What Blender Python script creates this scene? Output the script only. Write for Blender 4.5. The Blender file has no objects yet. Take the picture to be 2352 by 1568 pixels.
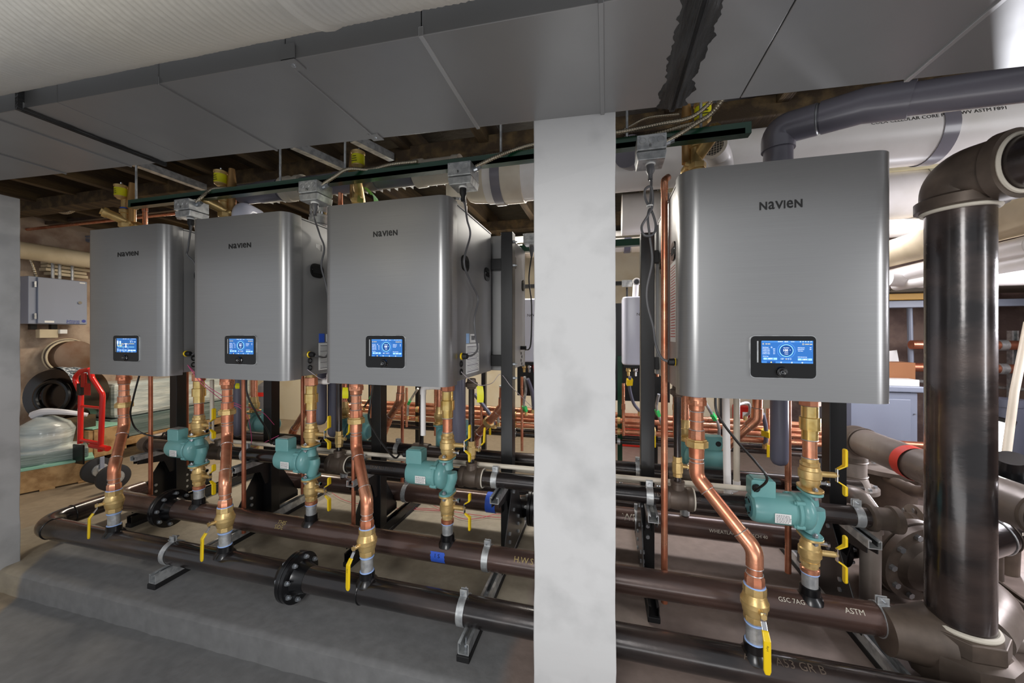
import bpy, bmesh, math, random
from mathutils import Vector, Matrix, noise
random.seed(7)
V = Vector
PI = math.pi
# ------------------------------------------------------------------ camera, world, lights
H = 1.15                      # eye height above the pad
F = 847.0                     # focal length in pixels of the 2352 wide frame
CX, HY = 1176.0, 768.0        # centre column, horizon row
YAW = math.atan2(0.247, 0.969)
CS, SN = math.cos(YAW), math.sin(YAW)
sc = bpy.context.scene
COL = sc.collection
cam = bpy.data.cameras.new('camera'); camo = bpy.data.objects.new('camera', cam); COL.objects.link(camo)
camo.location = (0, 0, H); camo.rotation_euler = (PI/2, 0, YAW)
cam.sensor_width = 36; cam.lens = F/2352*36; cam.shift_y = -(784-HY)/2352; cam.clip_start = 0.02
sc.camera = camo
sc.view_settings.view_transform = 'Standard'; sc.view_settings.look = 'None'
sc.view_settings.exposure = 0.14; sc.view_settings.gamma = 1.0
try: sc.view_settings.use_curve_mapping = False
except Exception: pass
w = bpy.data.worlds.new('world'); sc.world = w; w.use_nodes = True
w.node_tree.nodes['Background'].inputs[0].default_value = (0.92, 0.95, 1.0, 1)
w.node_tree.nodes['Background'].inputs[1].default_value = 0.46

def area(name, loc, target, size, power, color=(1, 1, 1), size_y=None):
    L = bpy.data.lights.new(name, 'AREA'); L.energy = power; L.color = color
    L.shape = 'RECTANGLE'; L.size = size; L.size_y = size_y or size
    o = bpy.data.objects.new(name, L); COL.objects.link(o); o.location = loc
    o.rotation_euler = (V(target)-V(loc)).to_track_quat('-Z', 'Y').to_euler()
    return o
area('photo_lamp', (-.35, -1.6, 1.8), (-.3, 1.4, 1.1), 0.7, 34, (1, .99, .97), 1.1)
area('added_side_light_right', (2.9, -.2, 1.5), (-1.5, 1.5, 1.2), .30, 24, (.98, .98, 1), 1.5)  # added light out of view, makes bright strips on the boiler corners
area('bounce_lamp_low', (-.2, .1, .15), (-.3, .9, 2.2), 1.8, 7, (1, 1, 1), .5)
sp = bpy.data.lights.new('warm_spot', 'SPOT'); sp.energy = 34; sp.color = (1, .90, .66); sp.spot_size = math.radians(62); sp.spot_blend = 1; sp.shadow_soft_size = .12
so = bpy.data.objects.new('warm_spot', sp); COL.objects.link(so); so.location = (-1.75, -.45, 1.55); so.rotation_euler = (V((-1.45, .38, 1.95))-V(so.location)).to_track_quat('-Z', 'Y').to_euler()
area('room_lamp_left', (-3.6, 2.9, 2.1), (-3.4, 2.9, 0), 1.2, 34, (1, .88, .72), .3)
area('room_lamp_middle', (-0.9, 3.0, 2.1), (-0.9, 2.9, 0), 1.6, 34, (1, .95, .86), .3)
area('room_lamp_right', (1.3, 3.0, 2.1), (1.1, 2.2, 0), 1.4, 30, (.93, .92, 1), .3)
area('added_light_far_right', (3.3, 2.2, 1.6), (1.6, 2.0, 1.7), .6, 60, (.97, .94, 1), .8)  # added unseen light, brightens the right boiler's corner and the vent main

# ------------------------------------------------------------------ pixel rays into the room
def ray(x, y):
    u = (x-CX)/F
    return V((CS*u-SN, SN*u+CS, (HY-y)/F))
def PY(x, y, Y): r = ray(x, y); p = r*(Y/r.y); return V((p.x, p.y, p.z+H))
def PX(x, y, X): r = ray(x, y); p = r*(X/r.x); return V((p.x, p.y, p.z+H))
def PZ(x, y, Z): r = ray(x, y); p = r*((Z-H)/r.z); return V((p.x, p.y, Z))
def XA(x, Y): return PY(x, HY, Y).x

# ------------------------------------------------------------------ materials
MATS = {}
def mat(name, col, rough=.5, metal=0., col2=None, ns=8., lo=.4, hi=.65, stretch=(1, 1, 1), bump=0., bs=60., emit=0., coat=0., rvar=0., trans=0., alpha=1., detail=5.):
    if name in MATS: return MATS[name]
    m = bpy.data.materials.new(name); m.use_nodes = True; nt = m.node_tree; b = nt.nodes['Principled BSDF']
    def lin(c): return tuple(pow(v, 2.2) for v in c)+(1,)
    b.inputs['Base Color'].default_value = lin(col); b.inputs['Roughness'].default_value = rough
    b.inputs['Metallic'].default_value = metal
    if coat: b.inputs['Coat Weight'].default_value = coat; b.inputs['Coat Roughness'].default_value = .15
    if trans: b.inputs['Transmission Weight'].default_value = trans
    if alpha < 1: b.inputs['Alpha'].default_value = alpha
    if emit: b.inputs['Emission Color'].default_value = lin(col); b.inputs['Emission Strength'].default_value = emit
    if col2 or bump or rvar:
        tc = nt.nodes.new('ShaderNodeTexCoord'); mp = nt.nodes.new('ShaderNodeMapping')
        mp.inputs['Scale'].default_value = stretch
        geo = nt.nodes.new('ShaderNodeNewGeometry'); nt.links.new(geo.outputs['Position'], mp.inputs[0])
    if col2 or rvar:
        n = nt.nodes.new('ShaderNodeTexNoise'); n.inputs['Scale'].default_value = ns; n.inputs['Detail'].default_value = detail
        nt.links.new(mp.outputs[0], n.inputs[0])
    if col2:
        r = nt.nodes.new('ShaderNodeValToRGB'); e = r.color_ramp.elements
        e[0].position = lo; e[1].position = hi; e[0].color = lin(col); e[1].color = lin(col2)
        nt.links.new(n.outputs[0], r.inputs[0]); nt.links.new(r.outputs[0], b.inputs['Base Color'])
    if rvar:
        mr = nt.nodes.new('ShaderNodeMapRange'); mr.inputs['From Min'].default_value = .3; mr.inputs['From Max'].default_value = .7
        mr.inputs['To Min'].default_value = max(.02, rough-rvar); mr.inputs['To Max'].default_value = min(1, rough+rvar)
        nt.links.new(n.outputs[0], mr.inputs[0]); nt.links.new(mr.outputs[0], b.inputs['Roughness'])
    if bump:
        n2 = nt.nodes.new('ShaderNodeTexNoise'); n2.inputs['Scale'].default_value = bs; n2.inputs['Detail'].default_value = 4
        nt.links.new(mp.outputs[0], n2.inputs[0])
        bn = nt.nodes.new('ShaderNodeBump'); bn.inputs['Strength'].default_value = bump; bn.inputs['Distance'].default_value = .02
        nt.links.new(n2.outputs[0], bn.inputs['Height']); nt.links.new(bn.outputs[0], b.inputs['Normal'])
    MATS[name] = m
    return m
M = dict(
 steel=mat('brushed_steel', (.595, .595, .595), .31, .66, (.61, .61, .61), 3, stretch=(1, 1, 220)),
 side=mat('side_panel_paint', (.58, .58, .58), .40, .35),
 black=mat('black_powder_coat', (.09, .09, .095), .38, 0, coat=.2),
 blackpl=mat('black_plastic', (.07, .07, .07), .3),
 rubber=mat('black_rubber', (.10, .10, .105), .6),
 hole=mat('dark_hole', (.02, .02, .02), .9),
 copper=mat('copper', (.90, .63, .50), .30, .78, (.80, .50, .38), 14, .42, .62, rvar=.08, bump=.03, bs=30),
 copperd=mat('dull_copper', (.80, .52, .41), .34, .7, (.68, .40, .30), 10, .4, .65, rvar=.08),
 solder=mat('solder', (.80, .80, .80), .35, .7),
 brass=mat('brass', (.88, .76, .52), .36, .6, (.78, .65, .42), 22, .4, .65, bump=.05, bs=120),
 brassb=mat('bright_brass', (.94, .82, .54), .2, .8, (.86, .72, .42), 18, .45, .6),
 bronze=mat('bronze', (.74, .58, .38), .38, .6),
 pipe=mat('black_steel_pipe', (.17, .155, .155), .26, .4, (.32, .27, .25), 7, .46, .72, stretch=(.35, 1, 1), coat=.7, rvar=.12, bump=.04, bs=70),
 pipeb=mat('brown_steel_pipe', (.40, .31, .28), .3, .4, (.28, .23, .215), 6, .40, .66, stretch=(.4, 1, 1), coat=.6, rvar=.12, bump=.04, bs=70),
 pipeg=mat('grey_steel_pipe', (.55, .51, .48), .36, .25, (.42, .37, .34), 6, .4, .7, rvar=.1),
 iron=mat('cast_iron', (.34, .30, .27), .45, .35, (.42, .37, .33), 12),
 ironb=mat('painted_iron', (.09, .09, .1), .28, .2, coat=.3),
 galv=mat('galvanised', (.80, .81, .81), .36, .6, (.66, .67, .68), 35, .42, .6, rvar=.08),
 chrome=mat('chrome', (.85, .85, .86), .14, 1),
 zinc=mat('zinc_bolt', (.72, .74, .76), .28, .8),
 teal=mat('teal_paint', (.41, .62, .62), .36, 0, (.45, .66, .65), 6, coat=.25),
 teald=mat('dark_teal_paint', (.28, .48, .50), .4, 0, coat=.2),
 yellow=mat('yellow_vinyl', (.95, .80, .10), .35, 0, coat=.2),
 ylabel=mat('yellow_label', (.90, .88, .10), .45),
 white=mat('white_label', (.93, .93, .92), .5),
 print=mat('grey_print', (.35, .35, .37), .6),
 pvc=mat('cream_pvc', (.89, .85, .78), .35, 0, (.82, .77, .70), 5, .5, .75),
 pvcw=mat('white_pvc', (.95, .935, .925), .35, 0, (.88, .86, .83), 4, .52, .8),
 pvcg=mat('grey_pvc', (.50, .49, .53), .3, 0, coat=.2),
 pvcd=mat('dark_grey_pvc', (.40, .40, .46), .35),
 duct=mat('galvanised_duct', (.60, .60, .60), .38, .6, (.56, .56, .56), 2, .35, .65, rvar=.05),
 ductl=mat('duct_light_edge', (.72, .72, .72), .35, .7),
 mastic=mat('duct_mastic', (.13, .13, .13), .5, 0, (.22, .22, .22), 30, .5, .7, stretch=(1, .15, 1), bump=.6, bs=60),
 flex=mat('duct_wrap', (.66, .655, .64), .6, 0, (.72, .70, .65), 1.0, .42, .62, bump=.1, bs=40),
 plaster=mat('painted_column', (.72, .72, .72), .55, 0, (.60, .60, .60), 6, .5, .8, bump=.12, bs=9),
 cord=mat('grey_cord', (.36, .36, .37), .4), cordb=mat('black_cord', (.08, .08, .08), .35, coat=.3),
 wire=mat('grey_wire', (.72, .68, .70), .5), redw=mat('red_wire', (.78, .25, .33), .45), pinkw=mat('pink_wire', (.85, .32, .55), .45),
 green=mat('green_strut_paint', (.06, .26, .18), .3, .1, coat=.3),
 armor=mat('armored_cable', (.72, .68, .60), .3, .85),
 gtape=mat('green_tape', (.25, .80, .42), .5), gband=mat('green_plastic', (.38, .78, .20), .45),
 btape=mat('blue_tape', (.22, .38, .82), .6), teflon=mat('thread_tape', (.62, .74, .95), .6),
 tefw=mat('white_thread_seal', (.83, .80, .74), .7),
 red=mat('red_paint', (.85, .10, .07), .3, coat=.4), redd=mat('red_plastic', (.72, .14, .08), .5),
 redm=mat('red_spray_mark', (.90, .28, .22), .5), chalk=mat('chalk_writing', (.85, .82, .76), .7), chalkb=mat('tan_chalk_writing', (.66, .58, .38), .7),
 wood=mat('pallet_wood', (.72, .58, .40), .7, 0, (.58, .44, .28), 5, stretch=(.3, 3, 3), bump=.2),
 woodd=mat('old_timber', (.25, .20, .14), .8, 0, (.40, .33, .22), 5, .45, .7, stretch=(3, .4, 3), bump=.3),
 woodg=mat('green_board', (.55, .75, .66), .5),
 card=mat('cardboard', (.62, .42, .28), .8), cardl=mat('tan_cardboard', (.80, .60, .36), .8),
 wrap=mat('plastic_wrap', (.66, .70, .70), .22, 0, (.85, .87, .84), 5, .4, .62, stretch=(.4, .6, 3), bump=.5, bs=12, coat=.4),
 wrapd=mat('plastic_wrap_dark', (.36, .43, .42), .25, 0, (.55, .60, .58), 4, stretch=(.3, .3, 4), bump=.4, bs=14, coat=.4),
 cab=mat('blue_grey_cabinet', (.56, .59, .66), .4), cabd=mat('dark_grey_cabinet', (.33, .34, .39), .45),
 heater=mat('white_enamel', (.88, .89, .96), .25, coat=.3),
 lampw=mat('lamp_glow', (1, 1, 1), .4, emit=6), lampf=mat('fixture_glow', (1, 1, .98), .4, emit=2.5),
 insul=mat('pipe_insulation', (.84, .78, .66), .6, 0, (.76, .70, .58), 5),
 ink=mat('black_ink', (.10, .10, .10), .5), inkb=mat('blue_ink', (.25, .30, .62), .5),
 scr=mat('screen_blue', (.17, .39, .66), .3, emit=.62), scrl=mat('screen_light_blue', (.42, .62, .86), .3, emit=.7),
 scrt=mat('screen_top_blue', (.25, .48, .75), .3, emit=.7), scrd=mat('screen_dark_blue', (.08, .27, .52), .3, emit=.6),
 scrw=mat('screen_white', (.95, .97, 1), .3, emit=1.0), scry=mat('screen_yellow', (1, .86, .45), .3, emit=1.0), scrc=mat('screen_cyan', (.62, .92, 1), .3, emit=1.0),
 scrb=mat('screen_button', (.74, .85, 1), .3, emit=.95),
 tyre=mat('tyre_rubber', (.20, .20, .21), .7), rust=mat('rusty_drum', (.50, .42, .36), .6, .3, (.42, .30, .22), 6),
 drum=mat('glossy_black_drum', (.10, .08, .07), .2, 0, (.24, .17, .11), 3, .5, .75, coat=.6),
 cloth=mat('white_cloth', (.90, .90, .92), .7), plaid=mat('plaid_cloth', (.30, .34, .38), .8, 0, (.75, .78, .8), 40, .5, .55),
 yel2=mat('yellow_beam', (.88, .68, .32), .5), soff=mat('ribbed_deck', (.45, .43, .38), .5), grille=mat('grille_plastic', (.86, .84, .80), .5),
 sky=mat('pale_blue_sticker', (.62, .76, .92), .5),
 fixt=mat('fixture_white', (.80, .84, .84), .4), tagc=mat('tag_paper', (.90, .90, .90), .6),
)
def zone_mat(name, cols, axis_fn=None):
    pass
def floor_mat(name, grey, tan, brown):
    m = bpy.data.materials.new(name); m.use_nodes = True; nt = m.node_tree; b = nt.nodes['Principled BSDF']
    N = nt.nodes.new; L = nt.links.new
    lin = lambda c: tuple(pow(v, 2.2) for v in c)+(1,)
    geo = N('ShaderNodeNewGeometry'); sep = N('ShaderNodeSeparateXYZ'); L(geo.outputs['Position'], sep.inputs[0])
    n = N('ShaderNodeTexNoise'); n.inputs['Scale'].default_value = 3; n.inputs['Detail'].default_value = 8; L(geo.outputs['Position'], n.inputs[0])
    n3 = N('ShaderNodeTexNoise'); n3.inputs['Scale'].default_value = 22; n3.inputs['Detail'].default_value = 8; L(geo.outputs['Position'], n3.inputs[0])
    def ma(op, a, b_, c=None):
        q = N('ShaderNodeMath'); q.operation = op
        for i, v in enumerate((a, b_, c)):
            if v is None: continue
            if isinstance(v, (int, float)): q.inputs[i].default_value = v
            else: L(v, q.inputs[i])
        return q.outputs[0]
    def sm(v, a, b_):
        q = N('ShaderNodeMapRange'); q.interpolation_type = 'SMOOTHSTEP'; q.inputs[1].default_value = a; q.inputs[2].default_value = b_; L(v, q.inputs[0]); return q.outputs[0]
    wob = ma('MULTIPLY', ma('SUBTRACT', n.outputs[0], .5), .12)
    y = ma('ADD', sep.outputs[1], wob); x = ma('ADD', sep.outputs[0], wob)
    back = sm(y, 1.40, 1.50)          # colour blends to tan behind the grey strip
    right = sm(x, -.36, -.30)         # colour blends to brown to the right of the column
    left = ma('SUBTRACT', 1, sm(ma('ADD', x, ma('MULTIPLY', y, .78)), -1.86, -1.82))
    tmask = ma('MAXIMUM', back, left)
    mix = N('ShaderNodeMix'); mix.data_type = 'RGBA'; mix.inputs[6].default_value = lin(grey); mix.inputs[7].default_value = lin(tan); L(tmask, mix.inputs[0])
    mix2 = N('ShaderNodeMix'); mix2.data_type = 'RGBA'; mix2.inputs[7].default_value = lin(brown); L(mix.outputs[2], mix2.inputs[6]); L(right, mix2.inputs[0])
    mix3 = N('ShaderNodeMix'); mix3.data_type = 'RGBA'; mix3.blend_type = 'MULTIPLY'; mix3.inputs[0].default_value = 1
    rr = N('ShaderNodeMapRange'); rr.inputs[1].default_value = .3; rr.inputs[2].default_value = .7; rr.inputs[3].default_value = .86; rr.inputs[4].default_value = 1.07
    L(n3.outputs[0], rr.inputs[0]); L(mix2.outputs[2], mix3.inputs[6]); L(rr.outputs[0], mix3.inputs[7])
    L(mix3.outputs[2], b.inputs['Base Color']); b.inputs['Roughness'].default_value = .5
    bn = N('ShaderNodeBump'); bn.inputs['Strength'].default_value = .25; bn.inputs['Distance'].default_value = .01; L(n3.outputs[0], bn.inputs['Height']); L(bn.outputs[0], b.inputs['Normal'])
    return m
M['pad'] = floor_mat('concrete_pad', (.46, .46, .46), (.60, .56, .49), (.54, .48, .45))
M['floor'] = floor_mat('concrete_floor', (.46, .46, .46), (.58, .52, .44), (.48, .42, .39))
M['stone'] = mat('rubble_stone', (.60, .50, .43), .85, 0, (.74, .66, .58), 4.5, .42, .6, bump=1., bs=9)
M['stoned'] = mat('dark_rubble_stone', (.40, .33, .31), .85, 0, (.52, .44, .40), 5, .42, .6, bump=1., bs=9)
M['cream'] = mat('cream_plaster', (.86, .82, .72), .7, 0, (.80, .72, .56), 2.5, .5, .8)
M['ceil'] = mat('dark_ceiling', (.13, .11, .08), .6, 0, (.22, .19, .13), 6, .5, .8, bump=.4, bs=14)
M['ceilc'] = mat('cream_ceiling_board', (.80, .76, .62), .7)

# ------------------------------------------------------------------ mesh helpers
def frame(d):
    d = V(d).normalized(); a = V((0, 0, 1)) if abs(d.z) < .9 else V((1, 0, 0))
    x = d.cross(a).normalized(); y = d.cross(x).normalized(); return x, y
class MB:
    def __init__(s): s.v = []; s.f = []
    def add(s, vs, fs):
        o = len(s.v); s.v += [V(p) for p in vs]; s.f += [tuple(i+o for i in f) for f in fs]; return s
    def box(s, c, d, rz=0, R=None):
        c = V(c); h = [k/2 for k in d]; R = R or Matrix.Rotation(rz, 3, 'Z')
        vs = [c+R @ V((sx*h[0], sy*h[1], sz*h[2])) for sz in (-1, 1) for sy in (-1, 1) for sx in (-1, 1)]
        return s.add(vs, [(0, 2, 3, 1), (4, 5, 7, 6), (0, 1, 5, 4), (2, 6, 7, 3), (0, 4, 6, 2), (1, 3, 7, 5)])
    def box2(s, a, b):
        a = V(a); b = V(b); return s.box((a+b)/2, [abs(b[i]-a[i]) for i in range(3)])
    def lathe(s, a, d, prof, n=20, caps=True):
        a = V(a); d = V(d).normalized(); x, y = frame(d); vs = []; fs = []
        for t, r in prof:
            for k in range(n):
                an = 2*PI*(k+.5)/n; vs.append(a+d*t+(x*math.cos(an)+y*math.sin(an))*max(r, 1e-4))
        for i in range(len(prof)-1):
            for k in range(n): k2 = (k+1) % n; fs.append((i*n+k, i*n+k2, (i+1)*n+k2, (i+1)*n+k))
        if caps: fs.append(tuple(range(n))[::-1]); fs.append(tuple((len(prof)-1)*n+k for k in range(n)))
        return s.add(vs, fs)
    def cyl(s, a, b, r, r2=None, n=20):
        a = V(a); b = V(b); return s.lathe(a, b-a, [(0, r), ((b-a).length, r if r2 is None else r2)], n)
    def tube(s, pts, r, n=10, caps=True, rf=None):
        pts = [V(p) for p in pts]; vs = []; fs = []; m = len(pts)
        t0 = (pts[1]-pts[0]).normalized(); x, y = frame(t0)
        for i, p in enumerate(pts):
            t = (pts[min(i+1, m-1)]-pts[max(i-1, 0)])
            if t.length < 1e-9: t = t0
            t = t.normalized(); x = (x-t*x.dot(t)).normalized(); y = t.cross(x); rr = rf(i) if rf else r
            for k in range(n): an = 2*PI*k/n; vs.append(p+(x*math.cos(an)+y*math.sin(an))*rr)
        for i in range(m-1):
            for k in range(n): k2 = (k+1) % n; fs.append((i*n+k, i*n+k2, (i+1)*n+k2, (i+1)*n+k))
        if caps: fs.append(tuple(range(n))[::-1]); fs.append(tuple((m-1)*n+k for k in range(n)))
        return s.add(vs, fs)
    def ring(s, c, d, R, r, n=28, m=8):
        x, y = frame(d); c = V(c); vs = []; fs = []; d = V(d).normalized()
        for i in range(n):
            a = 2*PI*i/n; u = x*math.cos(a)+y*math.sin(a)
            for k in range(m): b = 2*PI*k/m; vs.append(c+u*(R+r*math.cos(b))+d*r*math.sin(b))
        for i in range(n):
            for k in range(m): fs.append((i*m+k, ((i+1) % n)*m+k, ((i+1) % n)*m+(k+1) % m, i*m+(k+1) % m))
        return s.add(vs, fs)
    def band(s, c, d, R, wd, th=.002, n=28):          # flat hoop
        x, y = frame(d); c = V(c); d = V(d).normalized(); vs = []; fs = []
        for i in range(n):
            a = 2*PI*i/n; u = x*math.cos(a)+y*math.sin(a)
            for (rr, t) in ((R, -wd/2), (R+th, -wd/2), (R+th, wd/2), (R, wd/2)): vs.append(c+u*rr+d*t)
        for i in range(n):
            for k in range(4): fs.append((i*4+k, ((i+1) % n)*4+k, ((i+1) % n)*4+(k+1) % 4, i*4+(k+1) % 4))
        return s.add(vs, fs)
    def sph(s, c, r, n=16, m=10):
        c = V(c); r = V((r, r, r)) if isinstance(r, (int, float)) else V(r); vs = []; fs = []
        for i in range(1, m):
            for k in range(n): a = PI*i/m; b = 2*PI*k/n; vs.append(c+V((r.x*math.sin(a)*math.cos(b), r.y*math.sin(a)*math.sin(b), r.z*math.cos(a))))
        for i in range(m-2):
            for k in range(n): fs.append((i*n+k, (i+1)*n+k, (i+1)*n+(k+1) % n, i*n+(k+1) % n))
        o = len(vs); vs += [c+V((0, 0, r.z)), c-V((0, 0, r.z))]
        for k in range(n): fs.append((o, k, (k+1) % n)); fs.append((o+1, (m-2)*n+(k+1) % n, (m-2)*n+k))
        return s.add(vs, fs)
    def prism(s, poly, o, ux, uy, th):                # polygon in (ux, uy) thickened along their normal
        ux = V(ux); uy = V(uy); nz = ux.cross(uy).normalized(); o = V(o); k = len(poly)
        vs = [o+ux*a+uy*b for a, b in poly]+[o+ux*a+uy*b+nz*th for a, b in poly]
        return s.add(vs, [tuple(range(k))[::-1], tuple(range(k, 2*k))]+[(i, (i+1) % k, (i+1) % k+k, i+k) for i in range(k)])
def rrect(w_, h_, r, n=5):
    out = []
    for cx, cy, a0 in ((w_/2-r, h_/2-r, 0), (-w_/2+r, h_/2-r, PI/2), (-w_/2+r, -h_/2+r, PI), (w_/2-r, -h_/2+r, 3*PI/2)):
        out += [(cx+r*math.cos(a0+PI/2*i/n), cy+r*math.sin(a0+PI/2*i/n)) for i in range(n+1)]
    return out
def fillet(pts, R, seg=6):
    pts = [V(p) for p in pts]; out = [pts[0]]
    for i in range(1, len(pts)-1):
        p = pts[i]; a = pts[i-1]-p; b = pts[i+1]-p; ang = a.angle(b)
        if ang > PI-.02: out.append(p); continue
        t = min(R/math.tan(ang/2), a.length*.49, b.length*.49); a = a.normalized(); b = b.normalized(); r = t*math.tan(ang/2)
        c = p+(a+b).normalized()*(r/math.sin(ang/2)); s0 = p+a*t-c; s1 = p+b*t-c; tot = s0.angle(s1); ax = s0.cross(s1).normalized()
        for k in range(seg+1): out.append(c+Matrix.Rotation(tot*k/seg, 3, ax) @ s0)
    out.append(pts[-1]); return out
def smoothpath(pts, sub=6):
    pts = [V(p) for p in pts]; P = [pts[0]*2-pts[1]]+pts+[pts[-1]*2-pts[-2]]; out = []
    for i in range(1, len(P)-2):
        a, b, c, d = P[i-1:i+3]
        for k in range(sub):
            t = k/sub; out.append(.5*((2*b)+(c-a)*t+(2*a-5*b+4*c-d)*t*t+(3*b-3*c+d-a)*t*t*t))
    out.append(pts[-1]); return out
def even(pts, step):
    pts = [V(p) for p in pts]; out = [pts[0]]; rem = step
    for a, b in zip(pts, pts[1:]):
        L = (b-a).length; t = rem
        while t <= L: out.append(a+(b-a)*(t/L)); t += step
        rem = t-L
    return out
def link(name, vs, fs, m, parent=None, smooth=35, bevel=0., origin=None):
    me = bpy.data.meshes.new(name)
    o = bpy.data.objects.new(name, me)
    org = V(parent.matrix_world.translation) if parent is not None else V((0, 0, 0))
    if parent is not None: org = V(parent['_w'])
    elif origin is None:
        xs = [p.x for p in vs]; ys = [p.y for p in vs]; zs = [p.z for p in vs]
        org = V(((min(xs)+max(xs))/2, (min(ys)+max(ys))/2, min(zs)))
    else: org = V(origin)
    me.from_pydata([tuple(p-org) for p in vs], [], fs)
    bm = bmesh.new(); bm.from_mesh(me); bmesh.ops.recalc_face_normals(bm, faces=bm.faces); bm.to_mesh(me); bm.free()
    if smooth:
        me.polygons.foreach_set('use_smooth', [True]*len(me.polygons))
        me.set_sharp_from_angle(angle=math.radians(smooth))
    me.materials.append(m)
    COL.objects.link(o)
    if parent is not None: o.parent = parent
    else: o.location = org
    o['_w'] = tuple(org)
    if bevel:
        b = o.modifiers.new('bevel', 'BEVEL'); b.width = bevel; b.segments = 2; b.limit_method = 'ANGLE'; b.angle_limit = math.radians(50)
    return o
def thing(name, label, cat, loc, group=None):
    o = bpy.data.objects.new(name, None); COL.objects.link(o); o.location = loc; o['_w'] = tuple(loc); o.empty_display_size = .05
    o['label'] = label; o['category'] = cat
    if group: o['group'] = group
    return o
STUFFY = ('screen_text', 'screen_yellow_text', 'screen_cyan_lines', 'screen_button', 'setpoint_bar', 'sheet_print', 'barcode', 'writing', 'label_print', 'bolts')
def part(par, name, mb, m, label=None, **k):
    o = link(name, mb.v, mb.f, m, par, **k)
    if name in STUFFY: o['kind'] = 'stuff'
    if label: o['label'] = label
    return o
def single(name, mb, m, label, cat, group=None, kind=None, **k):
    o = link(name, mb.v, mb.f, m, None, **k); o['label'] = label; o['category'] = cat
    if group: o['group'] = group
    if kind: o['kind'] = kind
    return o
def struct(name, mb, m, parent=None, **k):
    o = link(name, mb.v, mb.f, m, parent, **k)
    if parent is None: o['kind'] = 'structure'
    return o
_tc = {}
def textgeo(s, bold=.0):
    key = (s, bold)
    if key not in _tc:
        c = bpy.data.curves.new('t', 'FONT'); c.body = s; c.size = 1; c.offset = bold; c.resolution_u = 2; c.align_x = 'LEFT'
        o = bpy.data.objects.new('t', c); COL.objects.link(o); dg = bpy.context.evaluated_depsgraph_get()
        me = bpy.data.meshes.new_from_object(o.evaluated_get(dg)); vs = [v.co.copy() for v in me.vertices]; fs = [tuple(p.vertices) for p in me.polygons]
        bpy.data.objects.remove(o); bpy.data.meshes.remove(me); bpy.data.curves.remove(c)
        xs = [v.x for v in vs] or [0, 1]
        _tc[key] = ([V((v.x-min(xs), v.y, 0)) for v in vs], fs, max(xs)-min(xs))
    return _tc[key]
def put_text(mb, s, o, ux, uy, h, align='L', bold=0., wscale=1.):
    vs, fs, wd = textgeo(s, bold); k = h/.7; off = {'L': 0, 'C': -wd/2, 'R': -wd}[align]*k*wscale
    return mb.add([V(o)+V(ux)*(v.x*k*wscale+off)+V(uy)*(v.y*k) for v in vs], fs)
def pipe_text(mb, s, X, Yc, Zc, r, ang, h, bold=0., flip=1):
    vs, fs, wd = textgeo(s, bold); k = h/.7
    out = []
    for v in vs:
        a = ang+v.y*k/r*flip; out.append(V((X+v.x*k*flip, Yc-(r+.0012)*math.cos(a), Zc+(r+.0012)*math.sin(a))))
    return mb.add(out, fs)
def bolt(mb, c, d, r=.006, h=.006, stud=.0):
    c = V(c); d = V(d).normalized(); mb.cyl(c, c+d*h, r, n=6)
    if stud: mb.cyl(c, c+d*(h+stud), r*.5, n=6)
X_, Y_, Z_ = V((1, 0, 0)), V((0, 1, 0)), V((0, 0, 1))
ORD = ['leftmost', 'second', 'third', 'large right-hand']
# ================================================================== the setting
def grid_slab(name, x0, x1, y0, y1, z, m, step=.08, amp=.004):
    nx = max(1, int((x1-x0)/step)); ny = max(1, int((y1-y0)/step)); vs = []; fs = []
    for j in range(ny+1):
        for i in range(nx+1):
            x = x0+(x1-x0)*i/nx; y = y0+(y1-y0)*j/ny
            vs.append(V((x, y, z+amp*(noise.noise(V((x*3, y*3, 0)))))))
    for j in range(ny):
        for i in range(nx): a = j*(nx+1)+i; fs.append((a, a+1, a+nx+2, a+nx+1))
    return vs, fs
b = MB().box2((-5.4, -.6, -.16), (4.2, 5, -.10)); struct('floor', b, M['floor'], smooth=0)
# raised pad with a chipped, uneven front edge
b = MB(); n = 160; x0, x1 = -3.35, 2.3; yb = 2.75
top = []; low = []; bot = []
for i in range(n+1):
    x = x0+(x1-x0)*i/n; k = noise.noise(V((x*9, 1, 0)))*.007+noise.noise(V((x*35, 4, 0)))*.003
    top.append(V((x, 1.142+k, -.004))); low.append(V((x, 1.130+k*.6, -.014))); bot.append(V((x, 1.118+k, -.11)))
back = [V((x0+(x1-x0)*i/n, yb, 0)) for i in range(n+1)]; mid = [V((p.x, p.y+.012, 0)) for p in top]
bb = [V((p.x, p.y, -.11)) for p in back]
rows = [bot, low, top, mid, back, bb]; vs = [p for r_ in rows for p in r_]; fs = []
for j in range(len(rows)-1):
    for i in range(n): a = j*(n+1)+i; fs.append((a, a+1, a+n+2, a+n+1))
fs.append(tuple(j*(n+1) for j in range(6))); fs.append(tuple(j*(n+1)+n for j in range(6))[::-1])
b = MB().add(vs, fs); struct('concrete_pad', b, M['pad'], smooth=30)

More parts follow.
